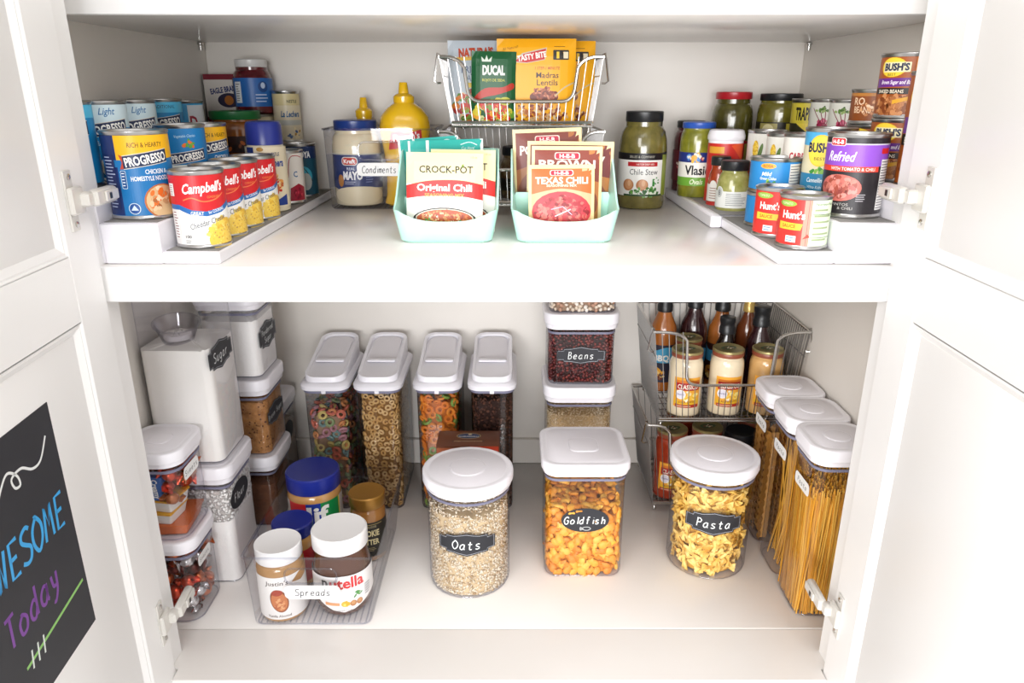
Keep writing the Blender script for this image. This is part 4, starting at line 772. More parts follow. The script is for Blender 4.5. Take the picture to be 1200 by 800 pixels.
def pop(label, loc, hx, hy, cr, hb, lt, ov, group=None, rz=0, button='square', tint=CLEAR):
    t = thing('storage_canister', label, 'canister', loc, rz, group)
    MB().rbox([(.001, hx - .005, hy - .005, cr - .003), (.0025, hx - .0012, hy - .0012, cr), (.006, hx, hy, cr), (hb - .002, hx, hy, cr)], tint, n=7, cap1=False).build('clear_body', t)
    MB().tube([(a, b, .0022) for a, b in rr(hx - .003, hy - .003, cr - .002, 7)], .0011, CLEARE, 5, True).build('base_edge', t)
    MB().rbox([(hb - .008, hx - .0006, hy - .0006, cr), (hb - .008, hx + .0008, hy + .0008, cr), (hb - .0042, hx + .0008, hy + .0008, cr), (hb - .0042, hx - .0006, hy - .0006, cr)], SEAL, n=7, cap0=False, cap1=False).build('seal', t)
    z0, z1 = hb + .0003, hb + lt; X, Y, C = hx + ov, hy + ov, cr + ov
    MB().rbox([(z0, hx - .002, hy - .002, cr), (z0 + .001, hx + ov * .55, hy + ov * .55, cr + ov * .5), (z0 + lt * .30, X - .0015, Y - .0015, C), (z0 + lt * .36, X, Y, C), (z1 - .0035, X, Y, C), (z1 - .0012, X - .0006, Y - .0006, C), (z1 - .0002, X - .0024, Y - .0024, C - .002), (z1, X - .0055, Y - .0055, C - .005),
               (z1 - .0008, X - .0085, Y - .0085, C - .007), (z1 - .0003, X - .010, Y - .010, C - .008)], LID, n=7).build('lid', t)
    MB().rbox([(z1 - .0006, X - .0105, Y - .0105, C - .009), (z1 - .0001, X - .0115, Y - .0115, C - .010)], LID_SHADED, n=7).build('lid_panel', t)
    if button:
        bx = min(hx, hy) * (.42 if button == 'round' else .36); c2 = bx if button == 'round' else bx * .5
        MB().rbox([(z1 - .0001, bx + .0016, bx + .0016, c2 + .001), (z1 + .0004, bx + .0014, bx + .0014, c2 + .001), (z1 - .00005, bx + .0004, bx + .0004, c2), (z1 + .0006, bx, bx, c2), (z1 + .0009, bx - .0012, bx - .0012, c2 - .001)], LID_SHADED, n=7).build('pop_button', t)
    return t
def fill_block(name, label, cat, loc, hx, hy, cr, z0, z1, m, bumpy=.002, seed=1, parent=None, kind='stuff', n=7):
    """solid of poured food with an uneven top"""
    r = random.Random(seed); mb = MB(); rings = [(z0, hx - .001, hy - .001, cr), (z0 + .002, hx, hy, cr), (z1 - .003, hx, hy, cr)]
    L = [[(x, y, z) for x, y in rr(a, b, c, n)] for z, a, b, c in rings]
    for k in (1.0, .9, .7, .45, .2): L.append([(x * k, y * k, z1 + (1 - k) * bumpy * 2 + r.uniform(-1, 1) * bumpy * .5) for x, y in rr(hx, hy, cr, n)])
    mb.loft(L, m); o = mb.build(name, parent, loc=loc); tag(o, label, cat, kind=kind); return o
def shell(hx, hy, cr, z0, z1, n, depth=.003, face=None, top=0, jit=1):
    per = rr(hx, hy, cr, 8); seg = [(per[i], per[(i + 1) % len(per)]) for i in range(len(per))]
    ln = np.array([math.hypot(b[0] - a[0], b[1] - a[1]) for a, b in seg]); nr = []
    for a, b in seg: d = math.hypot(b[0] - a[0], b[1] - a[1]) or 1; nr.append(((b[1] - a[1]) / d, -(b[0] - a[0]) / d))
    wt = ln * np.array([(1 if face is None or face(*q) else 0) for q in nr]); wt = wt / wt.sum()
    idx = rng.choice(len(seg), n, p=wt); P = []; N = []
    for i in idx:
        a, b = seg[i]; k = random.random(); d = random.random() * depth; nx, ny = nr[i]
        P.append((a[0] + (b[0] - a[0]) * k - nx * d, a[1] + (b[1] - a[1]) * k - ny * d, random.uniform(z0, z1))); N.append((nx, ny, 0))
    for _ in range(top): P.append((random.uniform(-hx, hx) * .97, random.uniform(-hy, hy) * .97, z1 + random.uniform(-.4, .6) * depth * jit)); N.append((0, 0, 1))
    if cr > min(hx, hy) * .9: 
        keep = [i for i, p in enumerate(P) if N[i][2] == 0 or math.hypot(p[0], p[1]) < hx]; P = [P[i] for i in keep]; N = [N[i] for i in keep]
    return np.array(P), N
def spread(P, N, n, dmin):
    out = []; cell = {}
    for i, p in enumerate(P):
        k = tuple(int(math.floor(c / dmin)) for c in p); ok = True
        for a in (-1, 0, 1):
            for b in (-1, 0, 1):
                for c in (-1, 0, 1):
                    for j in cell.get((k[0] + a, k[1] + b, k[2] + c), ()):
                        if np.linalg.norm(P[j] - p) < dmin: ok = False
        if ok: cell.setdefault(k, []).append(i); out.append(i)
        if len(out) >= n: break
    return P[out], [N[i] for i in out]
def t_ring(Rr, r, n=10, m=5):
    V = []; F = []
    for i in range(n):
        a = 2 * math.pi * i / n
        for j in range(m): b = 2 * math.pi * j / m; V.append(((Rr + r * math.cos(b)) * math.cos(a), (Rr + r * math.cos(b)) * math.sin(a), r * math.sin(b)))
    for i in range(n):
        for j in range(m): F.append((i * m + j, ((i + 1) % n) * m + j, ((i + 1) % n) * m + (j + 1) % m, i * m + (j + 1) % m))
    return V, F
def t_ell(a, b, c, n=6, m=4):
    V = [(0, 0, c)]; F = []
    for j in range(1, m):
        for i in range(n): t = math.pi * j / m; p = 2 * math.pi * i / n; V.append((a * math.sin(t) * math.cos(p), b * math.sin(t) * math.sin(p), c * math.cos(t)))
    V.append((0, 0, -c)); L = len(V) - 1
    for i in range(n): F.append((0, 1 + i, 1 + (i + 1) % n)); F.append((L, L - n + (i + 1) % n, L - n + i))
    for j in range(m - 2):
        for i in range(n): a_ = 1 + j * n + i; b_ = 1 + j * n + (i + 1) % n; F.append((a_, a_ + n, b_ + n, b_))
    return V, F
def t_fish(s=1):
    O = [(.0098, 0), (.0087, .0034), (.0055, .0060), (.0008, .0062), (-.003, .0044), (-.0056, .0022), (-.0080, .0046), (-.0092, .0038), (-.0084, 0), (-.0092, -.0038), (-.0080, -.0046), (-.0056, -.0022), (-.003, -.0044), (.0008, -.0062), (.0055, -.0060), (.0087, -.0034)]
    V = [(x * s, y * s, .0003 * s) for x, y in O] + [(x * s * .66 + .0006 * s, y * s * .66, .0030 * s) for x, y in O] + [(x * s, y * s, -.0003 * s) for x, y in O] + [(x * s * .66 + .0006 * s, y * s * .66, -.0028 * s) for x, y in O]
    n = len(O); F = [tuple(n + i for i in range(n)), tuple(3 * n + n - 1 - i for i in range(n))]
    for i in range(n): j = (i + 1) % n; F += [(i, j, n + j, n + i), (2 * n + j, 2 * n + i, 3 * n + i, 3 * n + j), (j, i, 2 * n + i, 2 * n + j)]
    return V, F
def t_bow(s=1):
    V = []; F = []; X = (-1, -.86, -.5, -.16, 0, .16, .5, .86, 1); Yn = 7
    for s_ in (1, -1):
        for x in X:
            hw = .17 + .62 * min(1, abs(x) / .8) ** 1.1
            for j in range(Yn):
                v = -1 + 2 * j / (Yn - 1); fold = math.cos(v * math.pi * 1.5) * .22 * (1 - abs(x) * .7)
                zig = (.05 if j % 2 else 0) * (abs(x) > .95) * (1 if x > 0 else -1)
                V.append(((x + zig) * .0155 * s, v * hw * .0125 * s, (fold * .0155 + s_ * .00035 + .0016 * math.sin(x * 2 + v)) * s))
    k = len(X) * Yn
    for b in (0, k):
        for i in range(len(X) - 1):
            for j in range(Yn - 1): a = b + i * Yn + j; F.append((a, a + 1, a + Yn + 1, a + Yn) if b == 0 else (a + Yn, a + Yn + 1, a + 1, a))
    return V, F
def stuff(name, label, cat, loc, tmpl, P, rots, scl, mats, core=None):
    mi = rng.integers(0, len(mats), len(P)); me = inst_mesh(name, *tmpl, P, rots, scl, mats, mi); o = bpy.data.objects.new(name, me); col.objects.link(o); o.location = loc
    tag(o, label, cat, kind='stuff'); return o
def pieces(name, label, cat, group, loc, tmpl, P, rots, scl, mats, labels=None, maxn=300):
    mes = []
    for m in mats:
        mb = MB(); mb.add(*tmpl, m); mes.append(mb.mesh(name, True, 60))
    for i in range(min(len(P), maxn)):
        k = random.randrange(len(mes)); o = bpy.data.objects.new(name, mes[k]); col.objects.link(o)
        Mx = Matrix([[rots[i][a][b] * scl[i] for b in range(3)] + [P[i][a] + loc[a]] for a in range(3)] + [[0, 0, 0, 1]]); o.matrix_world = Mx
        tag(o, labels[k] if labels else label, cat, group)
def jitter(n, a, b): return np.array([random.uniform(a, b) for _ in range(n)])
front = lambda nx, ny: ny < -.3
fside = lambda nx, ny: ny < .35

# --- three big canisters in front
OATL = (-.068, .9995, .0)
t = pop('round canister of oats with a chalk tag and white push-button lid', OATL, .0640, .0640, .0640, .173, .0225, .0062, button='round')
A = Art(); plaque(A, 0, 99, 92, 40, ['Oats'], 15); cyl_label(A, t, .0645, R(0), 0, 'name_tag')
om = [mat('oat_' + c, c, .8) for c in ('e4d2b6', 'dcc6a4', 'efe2cc', 'b89a74', 'f4ead8', 'e8dac2', 'f0e4d0')]
fill_block('oats', 'pale rolled oats heaped inside the round canister', 'oats', OATL, .0586, .0586, .0586, .004, .140, mat('oat_core', 'd0b892', .9), .004)['label'] = 'packed rolled oats in the middle of the round oats canister'
P, N = shell(.0608, .0608, .0608, .005, .146, 5200, .0022, None, 1500, 3)
P[:, 2] += np.where(np.array([n[2] for n in N]) > 0, .008 * np.cos(P[:, 0] * 30), 0)
stuff('oat_flakes', 'loose oat flakes against the wall of the round oats canister', 'oats', OATL, t_ell(.0026, .0020, .0006, 6, 2), P, align_rot(N, .6), jitter(len(P), .6, 1.15), om)

GL = (.1145, 1.0525, 0)
t = pop('square canister of orange fish crackers with an oval chalk tag', GL, .0622, .0622, .020, .184, .0225, .0070)
A = Art(); plaque(A, 0, 107, 75, 43, ['Goldfish'], 12.5, oval=True, th=1.7); A.line(catmull([(-7, 91), (-2, 94), (5, 94.6), (9, 91.8), (5, 89), (-2, 89.6), (-7, 94.5), (-7, 89), (-2, 92)]), .8, 'd8dcdc'); A.build('name_tag', t, side_map(0, -.0625, 0))
gm = [mat('cracker_' + c, c, .55, var=(d, 200, .3)) for c, d in (('e8a02e', 'f0b444'), ('de8c22', 'e8a036'), ('f0b040', 'f4c05a'), ('d47c1c', 'e09030'))]
fill_block('cracker_fill', 'packed orange crackers in the middle of the square canister', 'crackers', GL, .0525, .0525, .014, .004, .108, mat('cracker_core', 'd08a28', .8), .004)
P, N = shell(.0565, .0565, .016, .006, .120, 6000, .0045, fside, 1500, 1.5); o_ = rng.permutation(len(P)); P, N = P[o_], [N[i] for i in o_]
P, N = spread(P, N, 300, .0100)
pieces('fish_cracker', 'orange fish-shaped cracker inside the square canister with the oval tag', 'cracker', 'orange fish crackers in the square canister', GL, t_fish(1.12), P, align_rot(N, .30), jitter(len(P), .9, 1.12), gm)
P, N = shell(.0565, .0565, .016, .006, .116, 170, .004, lambda a, b: b > .3, 0)
stuff('fish_crackers', 'orange fish crackers along the back wall of the square canister', 'crackers', GL, t_fish(), P, align_rot(N, .4), jitter(len(P), .9, 1.1), gm)

PL = (.3245, 1.0455, 0)
t = pop('round canister of bow-tie pasta with a chalk tag in front of the baskets', PL, .0640, .0640, .0640, .173, .0225, .0062, button='round')
A = Art(); plaque(A, -6, 105, 92, 42, ['Pasta'], 14.5); cyl_label(A, t, .0645, R(-4), 0, 'name_tag')
pm = [mat('pasta_' + c, c, .45, var=(d, 150, .3)) for c, d in (('e8bc5a', 'f0cc74'), ('f0c868', 'f4d484'), ('e0b04c', 'eac062'))]
fill_block('pasta_fill', 'packed bow-tie pasta in the middle of the round canister', 'pasta', PL, .0480, .0480, .0480, .004, .146, mat('pasta_core', 'cf9c3e', .8), .003)
P, N = shell(.0535, .0535, .0535, .013, .150, 9000, .004, lambda a, b: b < .25, 1500, 1); o_ = rng.permutation(len(P)); P, N = P[o_], [N[i] for i in o_]
P, N = spread(P, N, 300, .0104)
pieces('bow_tie_pasta', 'yellow bow-tie pasta piece inside the tagged round canister', 'pasta', 'bow-tie pasta in the round canister', PL, t_bow(.84), P, align_rot(N, .26), jitter(len(P), .85, 1.08), pm)
P, N = shell(.0530, .0530, .0530, .013, .150, 150, .004, lambda a, b: b > .2, 0)
stuff('bow_tie_pasta_pieces', 'bow-tie pasta along the back wall of the round canister', 'pasta', PL, t_bow(.92), P, align_rot(N, .45), jitter(len(P), .9, 1.1), pm)

# --- left stacks
def tag_side(t, x, y, z, art, name='name_tag', ang=90): A = Art(); art(A); A.build(name, t, side_map(x, y, z, R(ang)), lay=.03)
XS = -.4835
FL = (XS, 1.0285, 0); hX, hY = .0515, .052
t = pop('flour canister at the bottom of the left stack under the sugar', FL, hX, hY, .014, .178, .030, .0075)
tag_side(t, hX + .0004, -.012, .142, lambda A: plaque(A, 0, 0, 74, 42, ['Flour'], 13, oval=True))
FLO = mat('white_flour', 'faf8f5', .9, bump=(300, .5, .002))
fill_block('flour', 'white flour filling the lower canister of the left stack', 'flour', FL, hX - .0015, hY - .0015, .013, .003, .112, FLO, .004)
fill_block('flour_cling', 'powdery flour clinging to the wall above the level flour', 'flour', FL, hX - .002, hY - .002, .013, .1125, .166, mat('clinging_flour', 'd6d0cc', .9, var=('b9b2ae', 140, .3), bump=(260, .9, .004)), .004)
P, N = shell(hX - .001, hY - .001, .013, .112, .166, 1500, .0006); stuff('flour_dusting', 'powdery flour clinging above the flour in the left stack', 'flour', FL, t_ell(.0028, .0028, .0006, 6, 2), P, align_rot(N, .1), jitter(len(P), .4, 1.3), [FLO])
SL = (XS, 1.0285, .2125)
t = pop('tall sugar canister on top of the flour canister', SL, hX, hY, .014, .262, .028, .0075)
tag_side(t, hX + .0004, -.012, .163, lambda A: plaque(A, 0, 0, 88, 44, ['Sugar'], 14))
SUG = mat('white_sugar', 'fbf8f3', .75, bump=(900, .5, .001))
fill_block('sugar', 'white sugar filling the tall canister to three quarters', 'sugar', SL, hX - .0015, hY - .0015, .013, .003, .180, SUG, .003, 3)
sc_ = thing('measuring_cup', 'small clear measuring cup lying on the sugar', 'measuring cup', (XS - .008, 1.018, .3935)); sc_.rotation_euler = (R(10), R(6), 0)
MB().lathe([(.019, .0012), (.021, .002), (.031, .030), (.0335, .0305), (.0335, .0315), (.030, .0315), (.0198, .0035), (.001, .003)], clear('cup_plastic', 'f6f5f8', '9a98a8', .7), 28, cap1=False).build('cup', sc_)
SW = mat('white_granules', 'f4f1ec', .8, bump=(900, .5, .001)); fill_block('sugar_in_cup', 'spoonful of sugar in the small clear cup', 'sugar', (XS - .008, 1.018, .3945), .0195, .0195, .0195, .004, .012, SW, .003)
# second stack behind
YS2, XS2 = 1.187, -.4665; hx2, hy2 = .0475, .050
t = pop('lowest canister of the second left stack holding dark sugar', (XS2, YS2, 0), hx2, hy2, .014, .112, .0285, .0075)
BR2 = mat('dark_brown_sugar', '5a3420', .9, var=('74482c', 120, .25), bump=(200, .8, .003)); fill_block('dark_sugar', 'dark brown sugar in the lowest canister of the second left stack', 'sugar', (XS2, YS2, 0), hx2 - .0015, hy2 - .0015, .013, .003, .085, BR2, .004)
t = pop('canister of brown sugar with a chalk tag in the middle of the second stack', (XS2, YS2, .1425), hx2, hy2, .014, .112, .0295, .0075)
tag_side(t, hx2 + .0004, -.004, .066, lambda A: plaque(A, 0, 0, 84, 40, ['Brown Sugar'], 9))
BR = mat('brown_sugar', 'a06c3c', .9, var=('c08a54', 90, .2), bump=(160, .9, .004)); fill_block('brown_sugar', 'clumpy brown sugar in the middle canister of the second stack', 'sugar', (XS2, YS2, .1425), hx2 - .0015, hy2 - .0015, .013, .003, .100, BR, .005)
P, N = shell(hx2 - .001, hy2 - .001, .013, .006, .1, 260, .0006); stuff('sugar_crumbs', 'dark crumbs against the wall of the brown sugar canister', 'sugar', (XS2, YS2, .1425), t_ell(.002, .0015, .0005, 6, 2), P, align_rot(N, .1), jitter(len(P), .4, 1.2), [BR2])
t = pop('canister of powdered sugar at the top of the second left stack', (XS2, YS2, .2865), hx2, hy2, .014, .118, .0285, .0075)
tag_side(t, hx2 + .0004, 0, .064, lambda A: plaque(A, 0, 0, 86, 48, ['Powdered', 'Sugar'], 9.5))
fill_block('powdered_sugar', 'powdered sugar in the top canister of the second left stack', 'sugar', (XS2, YS2, .2865), hx2 - .0015, hy2 - .0015, .013, .003, .100, FLO, .004)
t = pop('short canister against the back wall behind the second left stack', (-.486, 1.311, 0), .046, .046, .014, .158, .026, .0065)
tag_side(t, .0465, -.01, .11, lambda A: plaque(A, 0, 0, 60, 40, [' '], 9, oval=True)); fill_block('nut_meal', 'amber meal in the short canister against the back wall', 'meal', (-.486, 1.311, 0), .0445, .0445, .013, .003, .12, mat('amber_meal', '7a5428', .9, bump=(200, .8, .003)), .004)
# sweets stack near the left door
SWX, SWY = -.4965, .928; sx, sy = .0395, .0455
t = pop('small canister of foil-wrapped chocolates by the lower left hinge', (SWX, SWY, 0), sx, sy, .022, .118, .0215, .0055)
tag_side(t, sx + .0006, -.006, .093, lambda A: white_label(A, 0, 0, 44, 17, 'Snacks', 6))
t = pop('small canister of sweets stacked on the foil-wrapped chocolates', (SWX, SWY, .1400), sx, sy, .022, .116, .0235, .0055)
tag_side(t, sx + .0006, -.004, .096, lambda A: white_label(A, 0, 0, 48, 19, 'Sweets', 7.5))
FO = [mat('foil_red', 'c2452a', .28, .75), mat('foil_silver', 'c9c6c8', .25, .85), mat('foil_orange', 'c86a3c', .3, .7), mat('foil_dark', '5a2018', .3, .7)]
def t_candy():
    prof = [(.0118, -.019), (.0100, -.0165), (.0022, -.0125), (.0075, -.010), (.0108, -.005), (.0115, 0), (.0108, .005), (.0075, .010), (.0022, .0125), (.0100, .0165), (.0118, .019)]; V = []; F = []; n = 9
    for j, (r, x) in enumerate(prof):
        for i in range(n): a = 2 * math.pi * i / n; q = r * (1 + (.22 if (i % 2) else -.1) * (abs(x) > .011)); V.append((x, q * math.cos(a) * (1 if abs(x) < .011 else .9), q * math.sin(a) * (1 if abs(x) < .011 else .45)))
    for j in range(len(prof) - 1):
        for i in range(n): a = j * n + i; b = j * n + (i + 1) % n; F.append((a, b, b + n, a + n))
    return V, F
P, N = shell(sx - .013, sy - .013, .010, .015, .100, 900, .010, None, 120, 1); o_ = rng.permutation(len(P)); P, N = P[o_], [N[i] for i in o_]; P, N = spread(P, N, 44, .0175)
pieces('wrapped_chocolate', None, 'chocolate', 'wrapped chocolates in the small lower canister', (SWX, SWY, 0), t_candy(), P, rand_rot(len(P)), jitter(len(P), .78, .95), FO,
       ['red foil-wrapped chocolate in the small lower left canister', 'silver foil-wrapped chocolate in the small lower left canister', 'orange foil-wrapped chocolate in the small lower left canister', 'dark red foil-wrapped chocolate in the small lower left canister'])
BZ = .1432
def treat(name, label, x, y, z, hx, hy, hz, base, top, rz=0, rx=0, art=None):
    t = thing(name, label, 'snack pack', (SWX + x, SWY + y, BZ + z), R(rz)); t.rotation_euler = (R(rx), 0, R(rz))
    MB().rbox([(0, hx * .84, hy * .84, .003), (hz * .86, hx * .96, hy * .96, .003)], base, n=3).build('tray', t)
    MB().rbox([(hz * .86, hx, hy, .002), (hz, hx, hy, .002)], top, n=3).build('foil_top', t)
    if art: A = Art(); art(A); A.build('print', t, side_map(0, -hy - .0004, 0))
    return t
TRW = mat('ribbed_white_tray', 'dedbd8', .4); TRY = mat('yellow_foil', 'e2a51e', .3, .2); TRO = mat('orange_wrapper', 'c8642e', .35, .1); BRW = mat('brown_cracker', '6e4526', .7)
treat('snack_tray', 'orange snack pack lying at the bottom of the sweets canister', .002, 0, 0, .032, .036, .017, TRO, TRO, 4)
treat('snack_tray', 'white snack tray with a yellow lid above the orange pack', -.006, -.010, .0175, .025, .024, .018, TRW, TRY, -6)
treat('snack_tray', 'upper white snack tray with a yellow lid in the sweets canister', -.003, -.008, .036, .026, .024, .019, TRW, TRY, -10)
ft = thing('snack_wrapper', 'blue and brown creamy-spread snack pack standing in the sweets canister', 'snack pack', (SWX - .012, SWY - .024, BZ + .056), R(-6))
MB().rbox([(0, .020, .007, .003), (.036, .022, .007, .003)], mat('blue_wrap', '2a5fa8', .35), n=3).build('wrapper', ft)
A = Art(); A.rect(-20, 2, 6, 34, '6a4226'); A.rect(-20, 2, 4, 5, 'd8d4cc'); A.text('Creamy', 13, 18, 9, 'f2f4f6', 30, b=.03, rot=-84); A.build('print', ft, side_map(0, -.0076, 0))
P, N = shell(sx - .013, sy - .013, .010, .058, .100, 500, .010, None, 50, 1); o_ = rng.permutation(len(P)); P, N = P[o_], [N[i] for i in o_]
k_ = [i for i, p in enumerate(P) if not (p[0] < .012 and p[1] < -.004)]; P, N = P[k_], [N[i] for i in k_]; P, N = spread(P, N, 16, .0165)
pieces('wrapped_sweet', None, 'sweet', 'wrapped sweets in the upper small canister', (SWX, SWY, .143), t_candy(), P, rand_rot(len(P)), jitter(len(P), .75, .95), [FO[0], FO[2], mat('amber_wrap', 'a05a2c', .3, .4)],
       ['red wrapped sweet in the upper small canister', 'orange wrapped sweet in the upper small canister', 'amber wrapped sweet in the upper small canister'])

# --- cereal dispensers
CLC = clear('clear_cereal_plastic', 'eeecee', '7d7a84')
def dispenser(label, x):
    t = thing('cereal_dispenser', label, 'cereal container', (x, 1.2765, 0), 0, 'cereal dispensers'); hx, hy, hb = .0365, .084, .238
    MB().rbox([(.001, hx - .004, hy - .004, .012), (.003, hx - .001, hy - .001, .014), (.008, hx, hy, .015), (hb, hx + .001, hy + .001, .016)], CLC, n=6, cap1=False).build('clear_body', t)
    MB().tube([(a, b, .0022) for a, b in rr(hx - .003, hy - .003, .012, 6)], .0012, CLEARE, 5, True).build('base_edge', t)
    MB().rbox([(hb - .001, hx + .001, hy + .001, .016), (hb - .001, hx + .003, hy + .003, .018), (hb + .004, hx + .003, hy + .003, .018), (hb + .004, hx + .001, hy + .001, .016)], SEAL, n=6, cap0=False, cap1=False).build('seal', t)
    MB().box(-.004, -hy - .0045, hb - .0015, .004, -hy - .002, hb + .0045, LID, .0008).build('seal_clip', t)
    z = hb + .004
    MB().rbox([(z, hx + .002, hy + .002, .018), (z + .0015, hx + .007, hy + .0075, .022), (z + .009, hx + .0075, hy + .008, .022), (z + .013, hx + .004, hy + .0045, .02), (z + .0145, hx + .001, hy + .001, .018)], LID, n=6).build('lid_flange', t)
    ox, oy = hx - .0005, hy - .001; base = rr(ox, oy, .022, 7)
    zt = lambda y: .0235 + .029 * min(max((y + oy) / (2 * oy), 0), 1)
    rim = [(a, b, z + zt(b)) for a, b in base]; inn = rr(ox - .0055, oy - .0055, .018, 7)
    inner = [(a, b, z + zt(b) - .0008) for a, b in inn]; low = [(a * .99, b * .995, z + zt(b) - (.007 if b > -oy * .28 else .0008)) for a, b in inn]
    out0 = [(a, b, z + .012) for a, b in base]; o1 = [(a * .985, b * .992, z + zt(b) + .001) for a, b in base]
    MB().loft([out0, rim, o1, inner, low], LID, True, True).build('pour_cap', t)
    fl = MB(); q0, q1 = -oy * .20, oy * .86; w_ = ox - .0105
    fl.loft([[(-w_, q0, z + zt(q0) - dz), (w_, q0, z + zt(q0) - dz), (w_, q1 - .012, z + zt(q1 - .012) - dz), (w_ * .8, q1 - .002, z + zt(q1 - .002) - dz), (w_ * .4, q1 + .002, z + zt(q1 + .002) - dz), (-w_ * .4, q1 + .002, z + zt(q1 + .002) - dz), (-w_ * .8, q1 - .002, z + zt(q1 - .002) - dz), (-w_, q1 - .012, z + zt(q1 - .012) - dz)] for dz in (.0070, .0028)], LID_SHADED)
    fl.build('flip_flap', t)
    MB().box(-w_, q0 - .012, z + zt(q0) - .003, w_, q0 + .001, z + zt(q0) + .0015, LID, .0012).build('thumb_ledge', t)
    return t
CX = (-.3330, -.2390, -.1330, -.0355)
dispenser('cereal dispenser of pastel hoops nearest the sugar stacks', CX[0]); dispenser('cereal dispenser of plain oat hoops, second from the left', CX[1])
dispenser('cereal dispenser of orange and green hoops, third from the left', CX[2]); dispenser('cereal dispenser of dark brown flakes, nearest the bean canisters', CX[3])
def hoops(i, z1, cols, lab, grp, core, Rr, n, dm, labels):
    m = [mat('hoop_' + c, c, .7) for c in cols]; L = (CX[i], 1.2765, 0)
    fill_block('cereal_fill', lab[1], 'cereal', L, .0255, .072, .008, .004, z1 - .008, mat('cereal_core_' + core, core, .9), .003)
    P, N = shell(.0295, .0762, .010, .008, z1, 3000, .003, front, 150, 2); o_ = rng.permutation(len(P)); P, N = P[o_], [N[i] for i in o_]; P, N = spread(P, N, n, dm)
    pieces('cereal_hoop', None, 'cereal', grp, L, t_ring(Rr, Rr * .48), P, align_rot(N, .4), jitter(len(P), .9, 1.1), m, labels)
    P, N = shell(.0295, .0762, .010, .008, z1, 900, .003, lambda a, b: b > -.6, 60, 2); P, N = spread(P, N, 340, dm * .95)
    stuff('cereal_hoops', lab[0], 'cereal', L, t_ring(Rr, Rr * .48, 8, 4), P, align_rot(N, .4), jitter(len(P), .9, 1.1), m)
cn = {'d9785f': 'red', 'e0985e': 'orange', 'dcc878': 'yellow', '93a878': 'green', '7a9a96': 'teal', 'bc8a92': 'pink', 'f0922e': 'bright orange', 'e8842a': 'deep orange', '86a84a': 'leaf green'}
cc = ['d9785f', 'e0985e', 'dcc878', '93a878', '7a9a96', 'bc8a92']
hoops(0, .195, cc, ('pastel cereal hoops along the sides of the leftmost dispenser', 'packed pastel hoops in the middle of the leftmost dispenser'), 'pastel hoops in the leftmost dispenser', 'a08468', .0058, 95, .0124, [cn[c] + ' cereal hoop at the front of the leftmost dispenser' for c in cc])
cc = ['f0922e', 'e8842a', 'f0922e', '86a84a']
cc2 = ['f0922e', 'e8842a', '86a84a']
hoops(2, .222, cc2, ('orange and green cereal hoops along the sides of the third dispenser', 'packed orange hoops in the middle of the third dispenser'), 'orange and green hoops in the third dispenser', 'c0702a', .0058, 120, .0116, [cn[c] + ' cereal hoop at the front of the third dispenser' for c in cc2])
L = (CX[1], 1.2765, 0); fill_block('cereal_fill', 'packed oat hoops in the middle of the second dispenser', 'cereal', L, .029, .0765, .010, .004, .222, mat('cheer_core_shaded', '8c6636', .9), .003)  # core colour darkened to stand for the shade between hoops
P, N = shell(.0312, .0785, .012, .006, .228, 9000, .0025, lambda a, b: b < .5, 400, 2); o_ = rng.permutation(len(P)); P, N = P[o_], [N[i] for i in o_]; P, N = spread(P, N, 1500, .0090)
stuff('oat_hoops', 'small tan oat hoops filling the second dispenser', 'cereal', L, t_ring(.0040, .0020, 10, 5), P, align_rot(N, .25), jitter(len(P), .9, 1.1), [mat('oathoop_' + c, c, .7) for c in ('deb878', 'd4a864', 'e8c68c')])
L = (CX[3], 1.2765, 0); fill_block('cereal_fill', 'packed dark flakes in the middle of the fourth dispenser', 'cereal', L, .032, .0795, .012, .004, .220, mat('cocoa_core', '2e1a12', .9), .003)
P, N = shell(.0345, .082, .012, .005, .226, 3600, .002, None, 300, 2)
stuff('cocoa_flakes', 'dark chocolate-brown flakes filling the fourth dispenser', 'cereal', L, t_ell(.0032, .0026, .0012, 6, 3), P, align_rot(N, .6), jitter(len(P), .6, 1.2), [mat('cocoa_' + c, c, .6) for c in ('4a2c20', '3a2018', '5e3a2a', '6e4634')])
# --- middle back stack
MX, MY = .1225, 1.266; mh = .0585
t = pop('canister of rice at the foot of the centre back stack', (MX, MY, 0), mh, mh, .018, .212, .031, .0075)
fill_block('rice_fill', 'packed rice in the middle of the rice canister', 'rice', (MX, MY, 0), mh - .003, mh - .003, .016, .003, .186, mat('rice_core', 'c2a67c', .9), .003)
P, N = shell(mh - .0012, mh - .0012, .017, .1, .190, 3600, .0012, fside, 600, 2); stuff('rice_grains', 'pale rice grains against the wall of the rice canister', 'rice', (MX, MY, 0), t_ell(.0026, .0008, .0008, 5, 3), P, align_rot(N, .3), jitter(len(P), .8, 1.1), [mat('rice_' + c, c, .6) for c in ('dcc6a0', 'd0b68a', 'e6d4b4')])
t = pop('canister of dark red beans with a chalk tag in the centre back stack', (MX, MY, .2455), mh, mh, .018, .104, .030, .0075)
A = Art(); plaque(A, -1, 57, 86, 33, ['Beans'], 12.5); A.build('name_tag', t, side_map(0, -mh - .0004, 0))
fill_block('bean_fill', 'packed dark beans in the middle of the bean canister', 'beans', (MX, MY, .2455), mh - .007, mh - .007, .014, .003, .090, mat('bean_core', '2a0c0c', .8), .003)
P, N = shell(mh - .0035, mh - .0035, .016, .006, .094, 6000, .002, fside, 600, 2); P, N = spread(P, N, 1600, .0046); stuff('dark_beans', 'dark red beans filling the tagged bean canister', 'beans', (MX, MY, .2455), t_ell(.0036, .0026, .0024, 8, 5), P, align_rot(N, .5), jitter(len(P), .8, 1.1), [mat('bean_' + c, c, .3) for c in ('54181a', '431214', '6a2422', '7c3028')])
